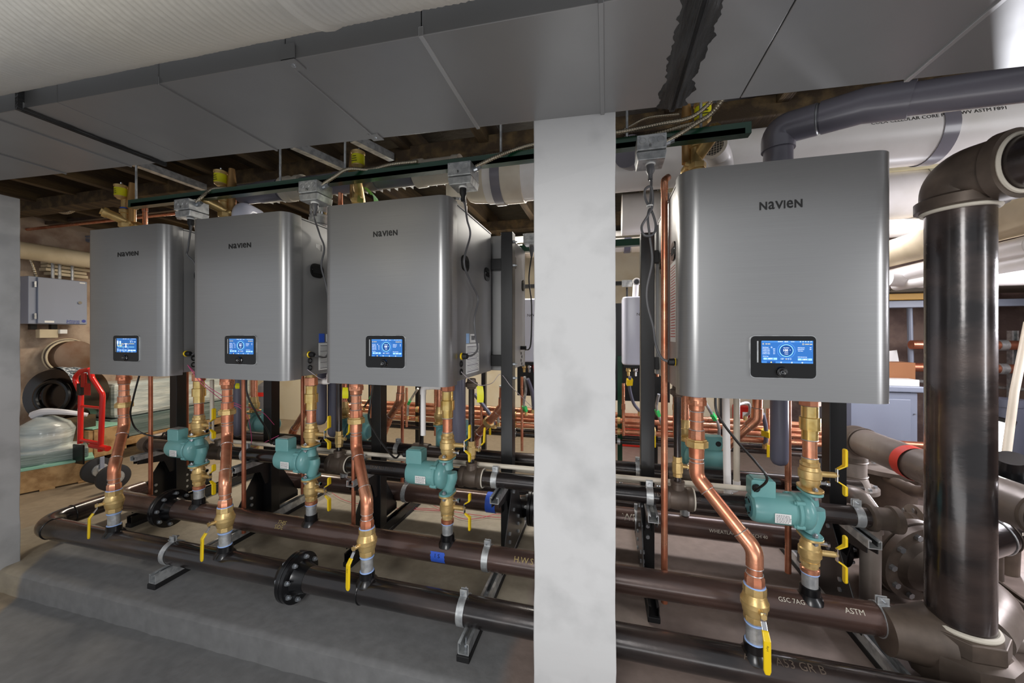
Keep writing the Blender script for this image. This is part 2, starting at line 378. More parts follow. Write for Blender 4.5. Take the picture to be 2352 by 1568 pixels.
def stone_wall(name, o, ux, uy, W_, Hh, m, amp=.05, step=.09):
    o = V(o); nz = V(ux).cross(V(uy)); nx = int(W_/step); ny = int(Hh/step); vs = []; fs = []
    for j in range(ny+1):
        for i in range(nx+1):
            p = o+V(ux)*(W_*i/nx)+V(uy)*(Hh*j/ny); q = p*3.2
            d = noise.noise(q)*amp+noise.noise(q*2.7)*amp*.5; vs.append(p+nz*d)
    for j in range(ny):
        for i in range(nx): a = j*(nx+1)+i; fs.append((a, a+1, a+nx+2, a+nx+1))
    return struct(name, MB().add(vs, fs), m, smooth=25)
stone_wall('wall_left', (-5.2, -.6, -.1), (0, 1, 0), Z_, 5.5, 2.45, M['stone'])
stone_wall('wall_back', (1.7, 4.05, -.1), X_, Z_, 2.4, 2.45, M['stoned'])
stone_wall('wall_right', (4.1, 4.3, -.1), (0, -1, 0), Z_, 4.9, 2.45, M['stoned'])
struct('wall_back_plaster', MB().box2((-5.2, 4.45, -.1), (1.75, 4.55, 2.35)), M['cream'], smooth=0)
ce = struct('ceiling', MB().box2((-5.4, .9, 2.36), (4.2, 5, 2.42)), M['ceil'], smooth=0)
for i in range(20):                                    # timbers below the ceiling boards, front to back
    x = -4.9+i*.47
    b = MB().box2((x, 1.05, 2.19+.01*(i % 3)), (x+.055, 4.4, 2.37)); o = struct('joist', b, M['woodd'], ce, smooth=0, bevel=.004)
for i, (y, z0) in enumerate(((1.9, 2.14), (3.3, 2.12))):
    struct('ceiling_beam', MB().box2((-5.1, y, z0), (4.0, y+.11, z0+.09)), M['woodd'], ce, smooth=0, bevel=.004)
struct('ceiling_board', MB().box2((.35, 2.62, 2.10), (2.1, 2.66, 2.2)), M['ceilc'], ce, smooth=0)

# ---- painted columns
def column(name, x0, x1, y0, y1, zb, zt, seed):
    b = MB(); n = 40; poly = []
    corners = [(x0, y0), (x1, y0), (x1, y1), (x0, y1)]
    rows = []
    for j in range(n+1):
        z = zb+(zt-zb)*j/n; r = []
        for k, (x, y) in enumerate(corners):
            d = noise.noise(V((k*7+seed, z*5, 3)))*.003+noise.noise(V((k*3+seed, z*28, 1)))*.0016
            r.append(V((x+d*(1 if x == x0 else -1), y+d*(1 if y == y0 else -1), z)))
        rows.append(r)
    vs = [p for r in rows for p in r]; fs = []
    for j in range(n):
        for k in range(4): k2 = (k+1) % 4; fs.append((j*4+k, j*4+k2, (j+1)*4+k2, (j+1)*4+k))
    fs += [(3, 2, 1, 0), tuple(n*4+k for k in range(4))]
    b.add(vs, fs); o = struct(name, b, M['plaster'], smooth=0, bevel=.003); return o
column('column', XA(1226, 1.0), XA(1414, 1.0), 1.0, 1.2, -.1, 1.742, 1)
column('column', -3.12, -2.885, .99, 1.2, -.1, 1.84, 9)

# ================================================================== overhead ducts
def zb(X): return H+.5815-.0335*X
def zbn(X): return H+.586-.0335*X
def duct_box(x0, x1, y0, y1, lift=0, hgt=.34):
    vs = []
    for x in (x0, x1):
        vs += [V((x, y0, zb(x)+lift)), V((x, y1, zb(x)+lift)), V((x, y1, zb(x)+lift+hgt)), V((x, y0, zb(x)+lift+hgt))]
    return vs, [(0, 1, 2, 3)[::-1], (4, 5, 6, 7), (0, 4, 5, 1)[::-1], (1, 5, 6, 2)[::-1], (2, 6, 7, 3)[::-1], (3, 7, 4, 0)[::-1]]
YN, YF = .665, 1.0
dt = thing('sheet_metal_duct', 'wide grey rectangular sheet metal duct running overhead above all the boilers', 'duct', (0, .83, zb(0)))
seams = [-3.9]+[XA(x, YF) for x in (-60, 150, 300, 374, 440, 635, 865, 1098, 1384, 1545, 1700, 2084)]+[1.65]
for a, c in zip(seams, seams[1:]):
    v_, f_ = duct_box(a+.0012, c-.0012, YN, YF); part(dt, 'duct_section', MB().add(v_, f_), M['duct'], smooth=0, bevel=.0015)
for i, x in enumerate(seams[1:-1]):
    if i in (4, 9, 10): continue
    wd = .010 if i in (7, 8, 11) else .006
    v_, f_ = duct_box(x-wd/2, x+wd/2, YN-.003, YF+.003, -.004, .02); part(dt, 'seam_rib', MB().add(v_, f_), M['ductl'] if i in (7, 11) else M['duct'], smooth=0, bevel=.001)
for x in (XA(372, YF), XA(1545, YF)):                 # brushed black joint sealant, ragged edges
    b = MB(); n = 70; big = .034 if x > -1 else .017; rows = []
    for j in range(n+1):
        y = YN-.004+(YF-YN+.008)*j/n; r = []
        e1 = big*(1+.35*noise.noise(V((x, y*26, 0)))+.2*noise.noise(V((x, y*90, 2)))); e2 = big*(1+.35*noise.noise(V((x+5, y*26, 0)))+.2*noise.noise(V((x, y*80, 7))))
        for t in (-e1, -big*.45, -.004, .004, big*.4, e2):
            dz = .0005 if abs(t) > big*.7 else (.004+.0015*noise.noise(V((t*300, y*8, 1))) if abs(t) > .005 else .009)
            r.append(V((x+t, y, zb(x+t)-dz)))
        rows.append(r)
    vs = [p for r in rows for p in r]; fs = []
    for j in range(n):
        for k in range(5): fs.append((j*6+k, j*6+k+1, (j+1)*6+k+1, (j+1)*6+k))
    side = []
    b.add(vs, fs)
    v_, f_ = duct_box(x-.006, x+.006, YN-.012, YF+.012, -.009, .30); b.add(v_, f_)
    part(dt, 'joint_sealant', b, M['mastic'], 'black brushed-on joint sealant', smooth=0)
for (px, y, dx) in ((660, YN, 1), (865, YF, -1)):     # corner clips with a screw
    x = XA(px, y if y < .8 else YF) if y > .8 else PY(660, 135, YN).x
    yy = YN-.004 if y < .8 else YF-.028
    v_, f_ = duct_box(x-.014, x+.022, yy, yy+.034, -.0035, .003); b = MB().add(v_, f_)
    if y < .8: v_, f_ = duct_box(x-.014, x+.022, YN-.004, YN-.001, -.002, .035); b.add(v_, f_)
    cl = part(dt, 'corner_clip', b, M['duct'], smooth=0); part(cl, 'screw', MB().lathe((x+.004, yy+.017, zb(x)-.0035), (0, 0, -1), [(0, .005), (.002, .0045), (.003, .002)], 12), M['zinc'])
b = MB(); pts = []                                     # round wrapped duct in front of it
L0, L1 = -3.6, .05
N_ = 900
b.tube([V((L0+(L1-L0)*i/N_, .45, H+.645-.0335*(L0+(L1-L0)*i/N_))) for i in range(N_+1)], .16, 40,
       rf=lambda i: .158+.0012*math.sin(i*1.9)+.0008*noise.noise(V((i*.05, 0, 0)))+(.004*max(0, 1-abs(i-772)/3)))
o = single('round_duct', b, M['flex'], 'long round pale wrapped duct running overhead nearest the viewer', 'duct', smooth=60)

# ================================================================== boilers
FY = 1.334; BT = H+.549; BB = H-.2075; BACK = 1.900
def logo(mb, o, ux, uy, h, wd):
    # wide capitals and small letters of one height
    x = 0; cells = []
    for ch in 'NaVIeN':
        vs, fs, w_ = textgeo(ch, .014 if ch in 'ae' else .028); ymax = max(v.y for v in vs); ymin = min(v.y for v in vs)
        k = h/(ymax-ymin); kx = {'N': 1.15, 'a': 1.55, 'V': 1.2, 'I': 1.0, 'e': 1.5}[ch]*h/.72
        cells.append((vs, fs, kx, k, ymin, x)); x += w_*kx+h*(.17 if ch not in 'aV' else .06)
    s = wd/(x-h*.17)
    for vs, fs, kx, k, ymin, x0_ in cells:
        mb.add([V(o)+V(ux)*((v.x*kx+x0_)*s-wd/2)+V(uy)*((v.y-ymin)*k-h/2) for v in vs], fs)
def display(root, cx, cz, fy, sgn=-1, full=True, variant=0):
    W_, Hh = .178, .131
    bz = part(root, 'display_panel', MB().prism(rrect(W_+.004, Hh+.004, .014), (cx, fy, cz), X_, Z_, .004), M['galv'], smooth=40)
    part(bz, 'bezel', MB().prism(rrect(W_, Hh, .013), (cx, fy-.004, cz), X_, Z_, .003), M['blackpl'], 'black bezel', smooth=40, bevel=.0008)
    y = fy-.0072; sw, sh = .140, .070; sx, sz = cx+.010, cz+.016
    part(bz, 'screen', MB().prism(rrect(sw, sh, .002, 2), (sx, y, sz), X_, Z_, .0012), M['scr'], 'blue lit touch screen', smooth=0)
    y -= .0018
    def q(mb, x, z, w_, h_, r=.0006): mb.prism(rrect(w_, h_, min(r, w_*.4, h_*.4), 2), (sx+x, y, sz+z), X_, Z_, .0003)
    t = lambda mb, s, x, z, h, al='L', wsc=1.: put_text(mb, s, (sx+x, y-.0006, sz+z), X_, Z_, h, al, 0.01, wsc)
    part(bz, 'status_bar', (lambda m_: (q(m_, 0, .0325, .139, .0048), q(m_, 0, -.0325, .139, .0052), m_)[-1])(MB()), M['scrt'], smooth=0)
    wh, ye, cy, bt, dk = MB(), MB(), MB(), MB(), MB()
    t(wh, '2023/06/26', -.018, .0312, .0024, 'C', .9); t(wh, '05:57', -.002, .0310, .0030, 'C'); t(wh, 'Outdoor -', .016, .0312, .0022, 'C', .9)
    for i in range(5): wh.ring((sx+.036+i*.007, y-.0004, sz+.0325), Y_, .0012, .0003, 8, 4)
    for i, xx in enumerate((-.016, .013, .041)):
        (wh.ring((sx+xx, y-.0004, sz-.0325), Y_, .0016, .0004, 10, 4))
    ye.prism([(-.002, -.0014), (.002, -.0014), (.002, .0004), (0, .002), (-.002, .0004)], (sx-.043, y, sz-.0325), X_, Z_, .0006)
    q(dk, -.043, -.0325, .024, .005)
    if variant == 0:
        t(ye, 'SH ON', -.059, .0235, .0030); t(ye, 'DHW ON', .067, .0230, .0030, 'R')
        ye.ring((sx-.065, y, sz+.0249), Y_, .0020, .0003, 12, 4); ye.ring((sx+.0435, y, sz+.0246), Y_, .0022, .0003, 12, 4)
        for i, (a, c) in enumerate((('Heat Demand :', ''), ('SH Supply Temp :', '134\u00b0F'), ('SH Return Temp :', '75\u00b0F'), ('Sys Supply Temp :', '75\u00b0F'), ('Sys Return Temp :', '75\u00b0F'))):
            t(wh, a, -.067, .0132-i*.0050, .0023, 'L', .86); t(wh, c, -.0325, .0132-i*.0050, .0023, 'R', .86)
        wh.ring((sx-.042, y, sz+.0142), Y_, .0016, .0003, 10, 4)
        for i, (a, c) in enumerate((('DHW Demand :', 'OFF'), ('DHW Priority :', 'OFF'), ('Tank Temp :', '-'))):
            t(wh, a, .029, .0126-i*.0050, .0023, 'L', .86); t(wh, c, .065, .0126-i*.0050, .0023, 'R', .86)
        dk.lathe((sx-.002, y+.0004, sz+.0045), (0, -1, 0), [(0, .0182), (.0006, .0182)], 32)
        cy.ring((sx-.002, y-.0006, sz+.0045), Y_, .0182, .0007, 40, 6); 
        part(bz, 'gauge_halo', MB().ring((sx-.002, y, sz+.0045), Y_, .0242, .0004, 40, 4), M['scrl'], smooth=0)
        t(wh, 'Operation', -.002, .0120, .0026, 'C'); t(wh, '100', -.0035, .0022, .0068, 'C'); t(wh, '%', .0085, .0050, .0026, 'C')
        t(wh, '(Hi-Fire)', -.002, -.0022, .0020, 'C'); t(wh, 'Status', -.0005, -.0072, .0022, 'C'); wh.ring((sx-.0058, y, sz-.0062), Y_, .0015, .0003, 10, 4)
        t(wh, 'SH Set Temp', -.066, -.0150, .0022, 'L', .9); t(wh, 'DHW Outlet Set Temp', .029, -.0162, .0022, 'L', .8)
        for xx in (-.060, -.0315, .034, .062): q(bt, xx, -.0215-.001*(xx > 0), .0085, .0055)
        lb = MB(); q(lb, -.0458, -.0215, .0385, .0068); q(lb, .048, -.0225, .0385, .0068); part(bz, 'setpoint_bar', lb, M['scrl'], smooth=0)
        t(wh, '140\u00b0F', -.0458, -.0232, .0036, 'C'); t(wh, '120\u00b0F', .048, -.0242, .0036, 'C'); t(wh, 'PUMP', -.013, -.0228, .0023, 'C')
        for i in range(3): (ye if i == 0 else wh).ring((sx-.002+i*.006, y, sz-.0217), Y_, .0020, .0003, 4, 4)
        t(ye, '1', -.002, -.0228, .0022, 'C')
    else:
        t(wh, 'Cascade', -.067, .0235, .0024); t(wh, 'SH Set Temp', .026, .0235, .0024)
        for i in range(2):
            q(bt, -.0615+i*.0178, .0145, .0105, .0145); ye.cyl((sx-.0615, y, sz+.0165), (sx-.0615, y-.0006, sz+.0165), .0015)
            q(ye, -.0635+i*.0178, .003, .0014, .010); q(cy, -.0595+i*.0178, .000, .0014, .0145)
        q(ye, -.0475, -.0025, .032, .0016); q(ye, -.0325, .0025, .0016, .0115); q(ye, -.028, .0082, .009, .0016)
        for x0_, w_ in ((-.015, .009), (.009, .012), (.0375, .036)): q(ye, x0_, .0082, w_, .0016); q(cy, x0_, -.0085, w_, .0016)
        q(cy, -.0395, -.0085, .040, .0016)
        wp = MB(); q(wp, -.003, -.0004, .006, .020, .002); q(wp, -.003, .0082, .0125, .0028); q(wp, -.003, -.0085, .0125, .0028); part(bz, 'low_loss_symbol', wp, M['scrw'], smooth=0)
        for (x0_, z_) in ((-.021, .0015), (.013, .0015), (-.021, -.0155), (.013, -.0155)): t(wh, '68', x0_, z_, .0026, 'C')
        q(bt, .031, .0175, .0075, .0045); q(bt, .0605, .0175, .0075, .0045); t(wh, '140\u00b0F', .046, .0160, .0030, 'C')
        t(wh, 'Connection', -.067, -.0190, .0024); lb = MB(); q(lb, -.031, -.0252, .073, .0085); part(bz, 'info_bar', lb, M['scrl'], smooth=0)
        for i, s in enumerate(('Unit', 'Heat', 'Flow', 'Temp')): t(wh, s, -.060+i*.0185, -.0242, .0024, 'C'); t(ye, ('2', '100', '68', '140')[i], -.060+i*.0185, -.0285, .0024, 'C')
        for i in range(3): q(bt, .0195+i*.0190, -.0252, .0165, .0062)
    for nm, m_, mm in (('screen_text', wh, 'scrw'), ('screen_yellow_text', ye, 'scry'), ('screen_cyan_lines', cy, 'scrc'), ('screen_button', bt, 'scrb'), ('screen_dark_disc', dk, 'scrd')):
        if m_.v: part(bz, nm, m_, M[mm], smooth=0)
    part(bz, 'side_light_bar', MB().box((cx-.070, fy-.0074, cz+.016), (.004, .0012, .068)), M['galv'], smooth=0)
    kx, kz = cx-.004, cz-.047
    part(bz, 'control_knob', MB().lathe((kx, fy-.006, kz), (0, -1, 0), [(0, .0165), (.004, .0165), (.008, .0145), (.009, .010), (.007, .006)], 28), M['blackpl'], 'round glossy black control knob')
    part(bz, 'knob_ring', MB().ring((kx, fy-.0155, kz), Y_, .0042, .0006, 20, 6), M['chrome'])
    part(bz, 'knob_rim', MB().ring((kx, fy-.0085, kz), Y_, .0158, .0012, 28, 6), M['chrome'])
def boiler(i, px0, px1, logo_px, disp_px, logo_w):
    x0 = XA(px0, FY+(.024, .027, .036)[i]) if i < 3 else XA(px0, FY+.085); x1 = XA(px1, FY+.085) if i < 3 else XA(px1, FY+.045)
    lab = ['leftmost wall boiler, brushed grey front with a pipe diagram on its blue screen', 'second wall boiler from the left, brushed grey front, between the two neighbouring boilers',
           'third wall boiler from the left, brushed grey front, just left of the centre column', 'largest wall boiler, brushed grey front, right of the centre column'][i]
    t = thing('wall_boiler', lab, 'boiler', ((x0+x1)/2, (FY+BACK)/2, BB), 'row of wall boilers')
    R = .046 if i < 3 else .058; b = MB(); prof = []                      # folded front cover, plan outline extruded upwards
    th = .003
    def outline(off):
        p = [(x0+off, FY+.085)]
        p += [(x0+R-(R-off)*math.cos(a), FY+R-(R-off)*math.sin(a)) for a in [PI/2*k/10 for k in range(11)]]
        p += [(x1-R+(R-off)*math.sin(a), FY+R-(R-off)*math.cos(a)) for a in [PI/2*k/10 for k in range(11)]]
        p += [(x1-off, FY+.085)]
        return p
    po = outline(0); n = len(po)
    vs = [V((x, y, BB)) for x, y in po]+[V((x, y, BT)) for x, y in po]
    fs = [(k, k+1, n+k+1, n+k) for k in range(n-1)]+[tuple(range(n))[::-1], tuple(range(n, 2*n)), (n-1, 0, n, 2*n-1)]
    b.add(vs, fs); cv = part(t, 'front_cover', b, M['steel'], 'brushed steel front cover', smooth=40)
    part(cv, 'cover_lip', MB().box2((x0+.02, FY+.084, BB+.002), (x1-.001, FY+.087, BT-.002)), M['ductl'], smooth=0)
    s = .006
    part(t, 'cabinet_body', MB().box2((x0+s, FY+.088, BB+.012), (x1-s, BACK, BT-.010)), M['side'], 'dark grey side and rear casing', smooth=0, bevel=.003)
    part(t, 'top_panel', MB().box2((x0+.004, FY+.09, BT-.010), (x1-.004, BACK+.002, BT-.002)), M['side'], smooth=0, bevel=.002)
    lx, lz = PY(*logo_px, FY).x, PY(*logo_px, FY).z
    m_ = MB(); logo(m_, (lx, FY-.0012, lz), X_, Z_, .0255 if i == 3 else .0225, logo_w); part(t, 'logo', m_, M['ink'], 'dark lettering reading NAVIEN', smooth=0)
    d = PY(*disp_px, FY); display(t, d.x, BB+.137, FY, variant=1 if i == 0 else 0)
    # carrying handles, grommets and sheets on the flank
    for sx, xx in ((1, x1-s), (-1, x0+s)):
        if (sx == -1 and i != 3): continue
        n_ = X_*sx
        for yy in (1.52, 1.825) if sx == 1 else (1.49, 1.80):
            zz = BB+.52
            hd = part(t, 'side_handle', MB().prism(rrect(.084, .068, .030), (xx, yy, zz), Y_ if sx == 1 else -Y_, Z_, .005), M['blackpl'], 'black recessed carrying handle', smooth=40)
            part(hd, 'handle_slot', MB().box((xx+n_.x*.0055, yy, zz), (.001, .056, .026)), M['hole'], smooth=0)
            part(hd, 'screw', MB().cyl((xx+n_.x*.005, yy-.034, zz+.002), (xx+n_.x*.0075, yy-.034, zz+.002), .003, n=10), M['chrome'])
            part(hd, 'screw', MB().cyl((xx+n_.x*.005, yy+.034, zz-.002), (xx+n_.x*.0075, yy+.034, zz-.002), .003, n=10), M['chrome'])
    xx = x1-s
    if i < 3:
        for k, zz in enumerate((.082, .048)):
            part(t, 'cable_grommet', MB().ring((xx+.002, 1.475, BB+zz), X_, .011, .003, 18, 6), M['rubber'])
        part(t, 'rating_sheet', MB().box((xx+.0012, 1.618, BB+.098), (.001, .172, .134)), M['white'], 'white printed rating sheet', smooth=0)
        pr = MB()
        for k in range(17): pr.box((xx+.0022, 1.618-.006*(k % 3), BB+.040+k*.0070), (.0004, .152-.012*(k % 3), .0014 if k % 4 else .0028))
        part(t, 'sheet_print', pr, M['print'], smooth=0)
        part(t, 'efficiency_sticker', MB().box((xx+.0012, 1.552, BB+.190), (.001, .036, .044)), M['sky'] if i == 2 else M['btape'], 'blue sticker', smooth=0)
        q_ = part(t, 'barcode_sticker', MB().box((xx+.0014, 1.618, BB+.190), (.001, .072, .040)), M['white'], smooth=0)
        bc = MB()
        for k in range(12): bc.box((xx+.0022, 1.598+k*.0036, BB+.192), (.0004, .0018, .020))
        part(q_, 'barcode', bc, M['print'], smooth=0)
    else:
        pr = MB()
        part(t, 'rating_sheet', MB().box((x0+s-.0012, 1.50, BB+.33), (.001, .12, .30)), M['white'], smooth=0)
        for k in range(26): pr.box((x0+s-.0022, 1.50, BB+.20+k*.0105), (.0004, .10-.01*(k % 3), .003))
        part(t, 'sheet_print', pr, M['redd'], smooth=0)
    # pipe sockets under the casing
    for (px, Y, r, nm) in (([285, 522, 818, 1600][i], 1.42, .022, 'return_socket'), ([462, 715, 1028, 1858][i], 1.53, .022, 'supply_socket')):
        part(t, nm, MB().cyl((XA(px, Y), Y, BB-.012), (XA(px, Y), Y, BB+.014), r+.004), M['brass'])
    return x0, x1
BX = [boiler(0, 210, 419, (294, 583), (292, 800), .148), boiler(1, 450, 692, (551, 564), (554, 806), .130),
      boiler(2, 754, 1050, (885, 536), (886, 805), .112), boiler(3, 1552, 2041, (1793, 470), (1796, 821), .118)]
# ================================================================== pipe kit
def collar(mb, c, d, r, wd=.004, th=.0025): mb.band(c, d, r-.0015, wd, th+.0015, 20)
def clamp(par, c, d, R, up=Z_, nm='pipe_clamp', wd=.028):
    c = V(c); d = V(d).normalized(); up = V(up)
    k = part(par, nm, MB().band(c, d, R+.0008, wd, .003, 32), M['galv'], 'galvanised strap clamp')
    part(k, 'clamp_lug', MB().box(c+up*(R+.014)-d.cross(up)*.006, (wd, .004, .026)).box(c+up*(R+.014)+d.cross(up)*.006, (wd, .004, .026)), M['galv'], smooth=0, bevel=.001)
    part(k, 'clamp_bolt', MB().cyl(c+up*(R+.016)-d.cross(up)*.024, c+up*(R+.016)+d.cross(up)*.02, .0035, n=8).cyl(c+up*(R+.016)-d.cross(up)*.016, c+up*(R+.016)-d.cross(up)*.010, .008, n=6), M['zinc'])
    return k
def flange(par, c, d, r_pipe, R, nb=8, m='ironb', neck=.05, neck_dir=1, rot=0.):
    c = V(c); d = V(d).normalized(); x, y = frame(d)
    f1 = part(par, 'flange', MB().lathe(c-d*.019, d, [(0, R-.003), (.001, R), (.016, R), (.018, R-.002)], 40), M[m], 'bolted pipe flange')
    f2 = part(par, 'flange', MB().lathe(c+d*.001, d, [(0, R-.002), (.002, R), (.017, R), (.018, R-.003)], 40), M[m])
    part(f2, 'flange_neck', MB().lathe(c+d*.018, d, [(0, r_pipe+.016), (.012, r_pipe+.010), (neck, r_pipe+.001)], 32), M[m])
    part(f1, 'flange_neck', MB().lathe(c-d*.018, -d, [(0, r_pipe+.016), (.012, r_pipe+.010), (neck, r_pipe+.001)], 32), M[m])
    rb = (R+r_pipe+.012)/2
    for k in range(nb):
        a = 2*PI*(k+.5)/nb+rot; p = c+(x*math.cos(a)+y*math.sin(a))*rb
        part(f2, 'bolt', MB().cyl(p+d*.018, p+d*.028, .010, n=6).cyl(p+d*.028, p+d*.036, .006, n=8).cyl(p-d*.019, p-d*.029, .010, n=6).cyl(p-d*.029, p-d*.034, .006, n=8), M['zinc'])
def valve_body(par, c, r=.030, h=.085, m='brass', nm='valve_body'):
    c = V(c); k = r
    b = MB().lathe(c-Z_*h/2, Z_, [(0, k*.80), (h*.16, k*.80), (h*.17, k*.9), (h*.24, k*.98), (h*.42, k*1.08), (h*.44, k*1.15), (h*.56, k*1.15), (h*.58, k*1.08), (h*.74, k*.94), (h*.80, k*.84)], 28)
    o = part(par, nm, b, M[m], 'brass valve body'); 
    part(o, 'hex_end', MB().cyl(c+Z_*h*.28, c+Z_*h*.5, k*.95, n=8), M[m], smooth=0, bevel=.001); part(o, 'hex_end', MB().cyl(c-Z_*h*.5, c-Z_*h*.34, k*.90, n=8), M[m], smooth=0, bevel=.001)
    return o
def lever(par, c, out, along, length, grip=.6, wd=.018, sx=1., label=None, text=None):
    """strap lever: starts at c (valve stem end), steps outwards along `out`, then runs `along` with a vinyl grip."""
    c = V(c); out = V(out).normalized(); al = V(along).normalized(); side = out.cross(al).normalized()
    st = part(par, 'stem', MB().cyl(c-out*.022, c+out*.004, .008, n=12).cyl(c+out*.004, c+out*.011, .009, n=6), M['brass'])
    p = [c+out*.004, c+out*.005+al*length*.10, c+out*.030+al*length*.36, c+out*.032+al*length]
    def strip(pts, w_, t):
        vs = []; fs = []
        for i, q in enumerate(pts):
            ww = w_ if not isinstance(w_, list) else w_[i]
            for a, b_ in ((-1, -1), (1, -1), (1, 1), (-1, 1)): vs.append(V(q)+side*ww/2*a+out*t/2*b_)
        for i in range(len(pts)-1):
            for k in range(4): fs.append((i*4+k, i*4+(k+1) % 4, (i+1)*4+(k+1) % 4, (i+1)*4+k))
        fs += [(0, 3, 2, 1), tuple((len(pts)-1)*4+k for k in range(4))]
        return MB().add(vs, fs)
    lv = part(par, 'lever', strip([p[0]-al*.010]+p, wd*.8, .003), M['chrome'], 'chromed steel lever', smooth=0, bevel=.0008)
    g0 = p[1]+(p[2]-p[1])*.45
    gp = part(lv, 'grip', strip([g0, p[2], p[2]+(p[3]-p[2])*.92, p[3]+al*.004], [wd, wd*1.12, wd*1.12, wd*.7], .0085), M['yellow'], 'yellow vinyl grip', smooth=0, bevel=.003)
    if text:
        mb = MB(); q = p[2]+(p[3]-p[2])*.12+out*.0046
        put_text(mb, text, q-side*wd*.14, al, side if side.cross(al).dot(out) < 0 else -side, wd*.34, 'L')
        part(lv, 'writing', mb, M['ink'], smooth=0)
    return lv
def wing(par, c, up):                                # T-shaped isolation handle: long wing one way, short the other
    c = V(c)
    part(par, 'stem', MB().cyl(c-X_*.045, c, .010, n=14).cyl(c, c+X_*.010, .008, n=6), M['brass'])
    pl = [(-.006, -.022), (.004, -.022), (.012, 0), (.004, .022), (-.006, .022)]
    part(par, 'handle_plate', MB().box(c+X_*.007, (.004, .014, .046)), M['chrome'], smooth=0, bevel=.001)
    for s, L in ((up, .058), (-up, .034)):
        a = c+X_*.007+Z_*s*.020; b_ = a+X_*.024+Z_*s*.016; e = b_+Z_*s*L
        vs = []; fs = []
        for q, ww in ((a, .012), (b_, .021), (e-Z_*s*.006, .021), (e, .013)):
            for sy, sx_ in ((-1, -1), (1, -1), (1, 1), (-1, 1)): vs.append(q+Y_*sy*ww/2+X_*sx_*.0042)
        for i in range(3):
            for k in range(4): fs.append((i*4+k, i*4+(k+1) % 4, (i+1)*4+(k+1) % 4, (i+1)*4+k))
        fs += [(0, 3, 2, 1), (12, 13, 14, 15)]
        part(par, 'grip', MB().add(vs, fs), M['yellow'], 'yellow vinyl grip', smooth=0, bevel=.003)

BZ, AZ, RZ, HR = H-1.037, H-.971, H-.994, .0505
BYc, AYc = 1.305, 1.53
CZ, CYc, CR = H-.689, 1.68, .036
# ---- front header with its elbow and return leg
xl = PY(88, 1215, BYc).x
t = thing('header_pipe', 'front black steel header pipe low on the floor, with an elbow at its left end', 'pipe', (0, BYc, BZ-HR))
xr = 1.75
leg_end = PX(362, 1100, xl+.0); yle = 1.98
pts = fillet([(xr, BYc, BZ), (xl, BYc, BZ), (xl, yle, BZ)], .11, 10)
part(t, 'pipe', MB().tube(pts, HR, 28), M['pipe'])
for p, d in ((V((xl+.125, BYc, BZ)), X_), (V((xl, BYc+.13, BZ)), Y_), (V((XA(835, BYc), BYc, BZ)), X_)): part(t, 'weld_bead', MB().ring(p, d, HR+.0005, .003), M['ironb'])
flange(t, (XA(683, BYc), BYc, BZ), X_, HR, .098, rot=.1)
flange(t, (xl, 1.93, BZ), Y_, HR, .095)
for px in (262, 517, 843, 1733):
    x = PY(px, 1290, BYc).x
    part(t, 'weld_outlet', MB().lathe((x, BYc, BZ+HR-.018), Z_, [(0, .045), (.010, .041), (.022, .031), (.046, .030), (.048, .026)], 24), M['ironb'], 'black welded branch outlet')
mb = MB(); pipe_text(mb, 'ASTM A53 GR B', XA(1700, BYc), BYc, BZ, HR, .9, .022); part(t, 'writing', mb, M['chalk'] if 0 else M['iron'], smooth=0)
clamp(t, (XA(1066, BYc)+.0, BYc, BZ), X_, HR); clamp(t, (-2.0, BYc, BZ), X_, HR)
# ---- second header
t = thing('header_pipe', 'brown-black steel header pipe just behind the front one, carrying the four pump risers', 'pipe', (0, AYc, AZ-HR))
xa0 = PY(262, 1150, AYc).x; xa1 = PY(2140, 1440, AYc).x
part(t, 'pipe', MB().tube(fillet([(xa1, AYc, AZ), (xa0, AYc, AZ), (xa0, AYc+.14, AZ)], .09, 8), HR, 28), M['pipeb'])
flange(t, (XA(391, AYc), AYc, AZ), X_, HR, .098, rot=.2)
for px, py in ((457, 1150), (715, 1190), (1028, 1235), (1860, 1360)):
    x = PY(px, py, AYc).x
    part(t, 'weld_outlet', MB().lathe((x, AYc, AZ+HR-.018), Z_, [(0, .045), (.010, .041), (.022, .031), (.046, .030), (.048, .026)], 24), M['ironb'], 'black welded branch outlet')
clamp(t, (XA(1120, AYc), AYc, AZ), X_, HR); clamp(t, (XA(2026, AYc), AYc, AZ), X_, HR, wd=.034)
mb = MB(); pipe_text(mb, 'THIS', PY(652, 1190, AYc).x, AYc, AZ, HR, .62, .018); pipe_text(mb, 'SIDE', PY(650, 1200, AYc).x, AYc, AZ, HR, .22, .018)
pipe_text(mb, 'H.W.S', PY(1186, 1262, AYc).x, AYc, AZ, HR, .55, .022); part(t, 'writing', mb, M['chalkb'], 'tan chalk writing', smooth=0)
mb = MB(); pipe_text(mb, 'GSC 7AG', PY(1778, 1370, AYc).x, AYc, AZ, HR, .70, .014)
pipe_text(mb, 'ASTM', PY(1925, 1392, AYc).x, AYc, AZ, HR, .62, .016); pipe_text(mb, 'A-53 NDTE', PY(2046, 1410, AYc).x, AYc, AZ, HR, .55, .015)
part(t, 'writing', mb, M['chalk'], 'white stencilled writing', smooth=0)
xt = PY(1016, 1278, AYc).x; mb = MB(); vs = []; fs = []
for i in range(7):
    a = -.55+i*.16
    for x in (xt-.033, xt+.033): vs.append(V((x+.003*math.sin(i*3), AYc-(HR+.001)*math.cos(a), AZ+(HR+.001)*math.sin(a))))
for i in range(6): fs.append((i*2, i*2+1, i*2+3, i*2+2))
part(t, 'tape_strip', mb.add(vs, fs), M['btape'], 'strip of blue masking tape')
mb = MB(); pipe_text(mb, '1 S', xt-.012, AYc, AZ, HR+.001, -.05, .016); part(t, 'writing', mb, M['ink'], smooth=0)

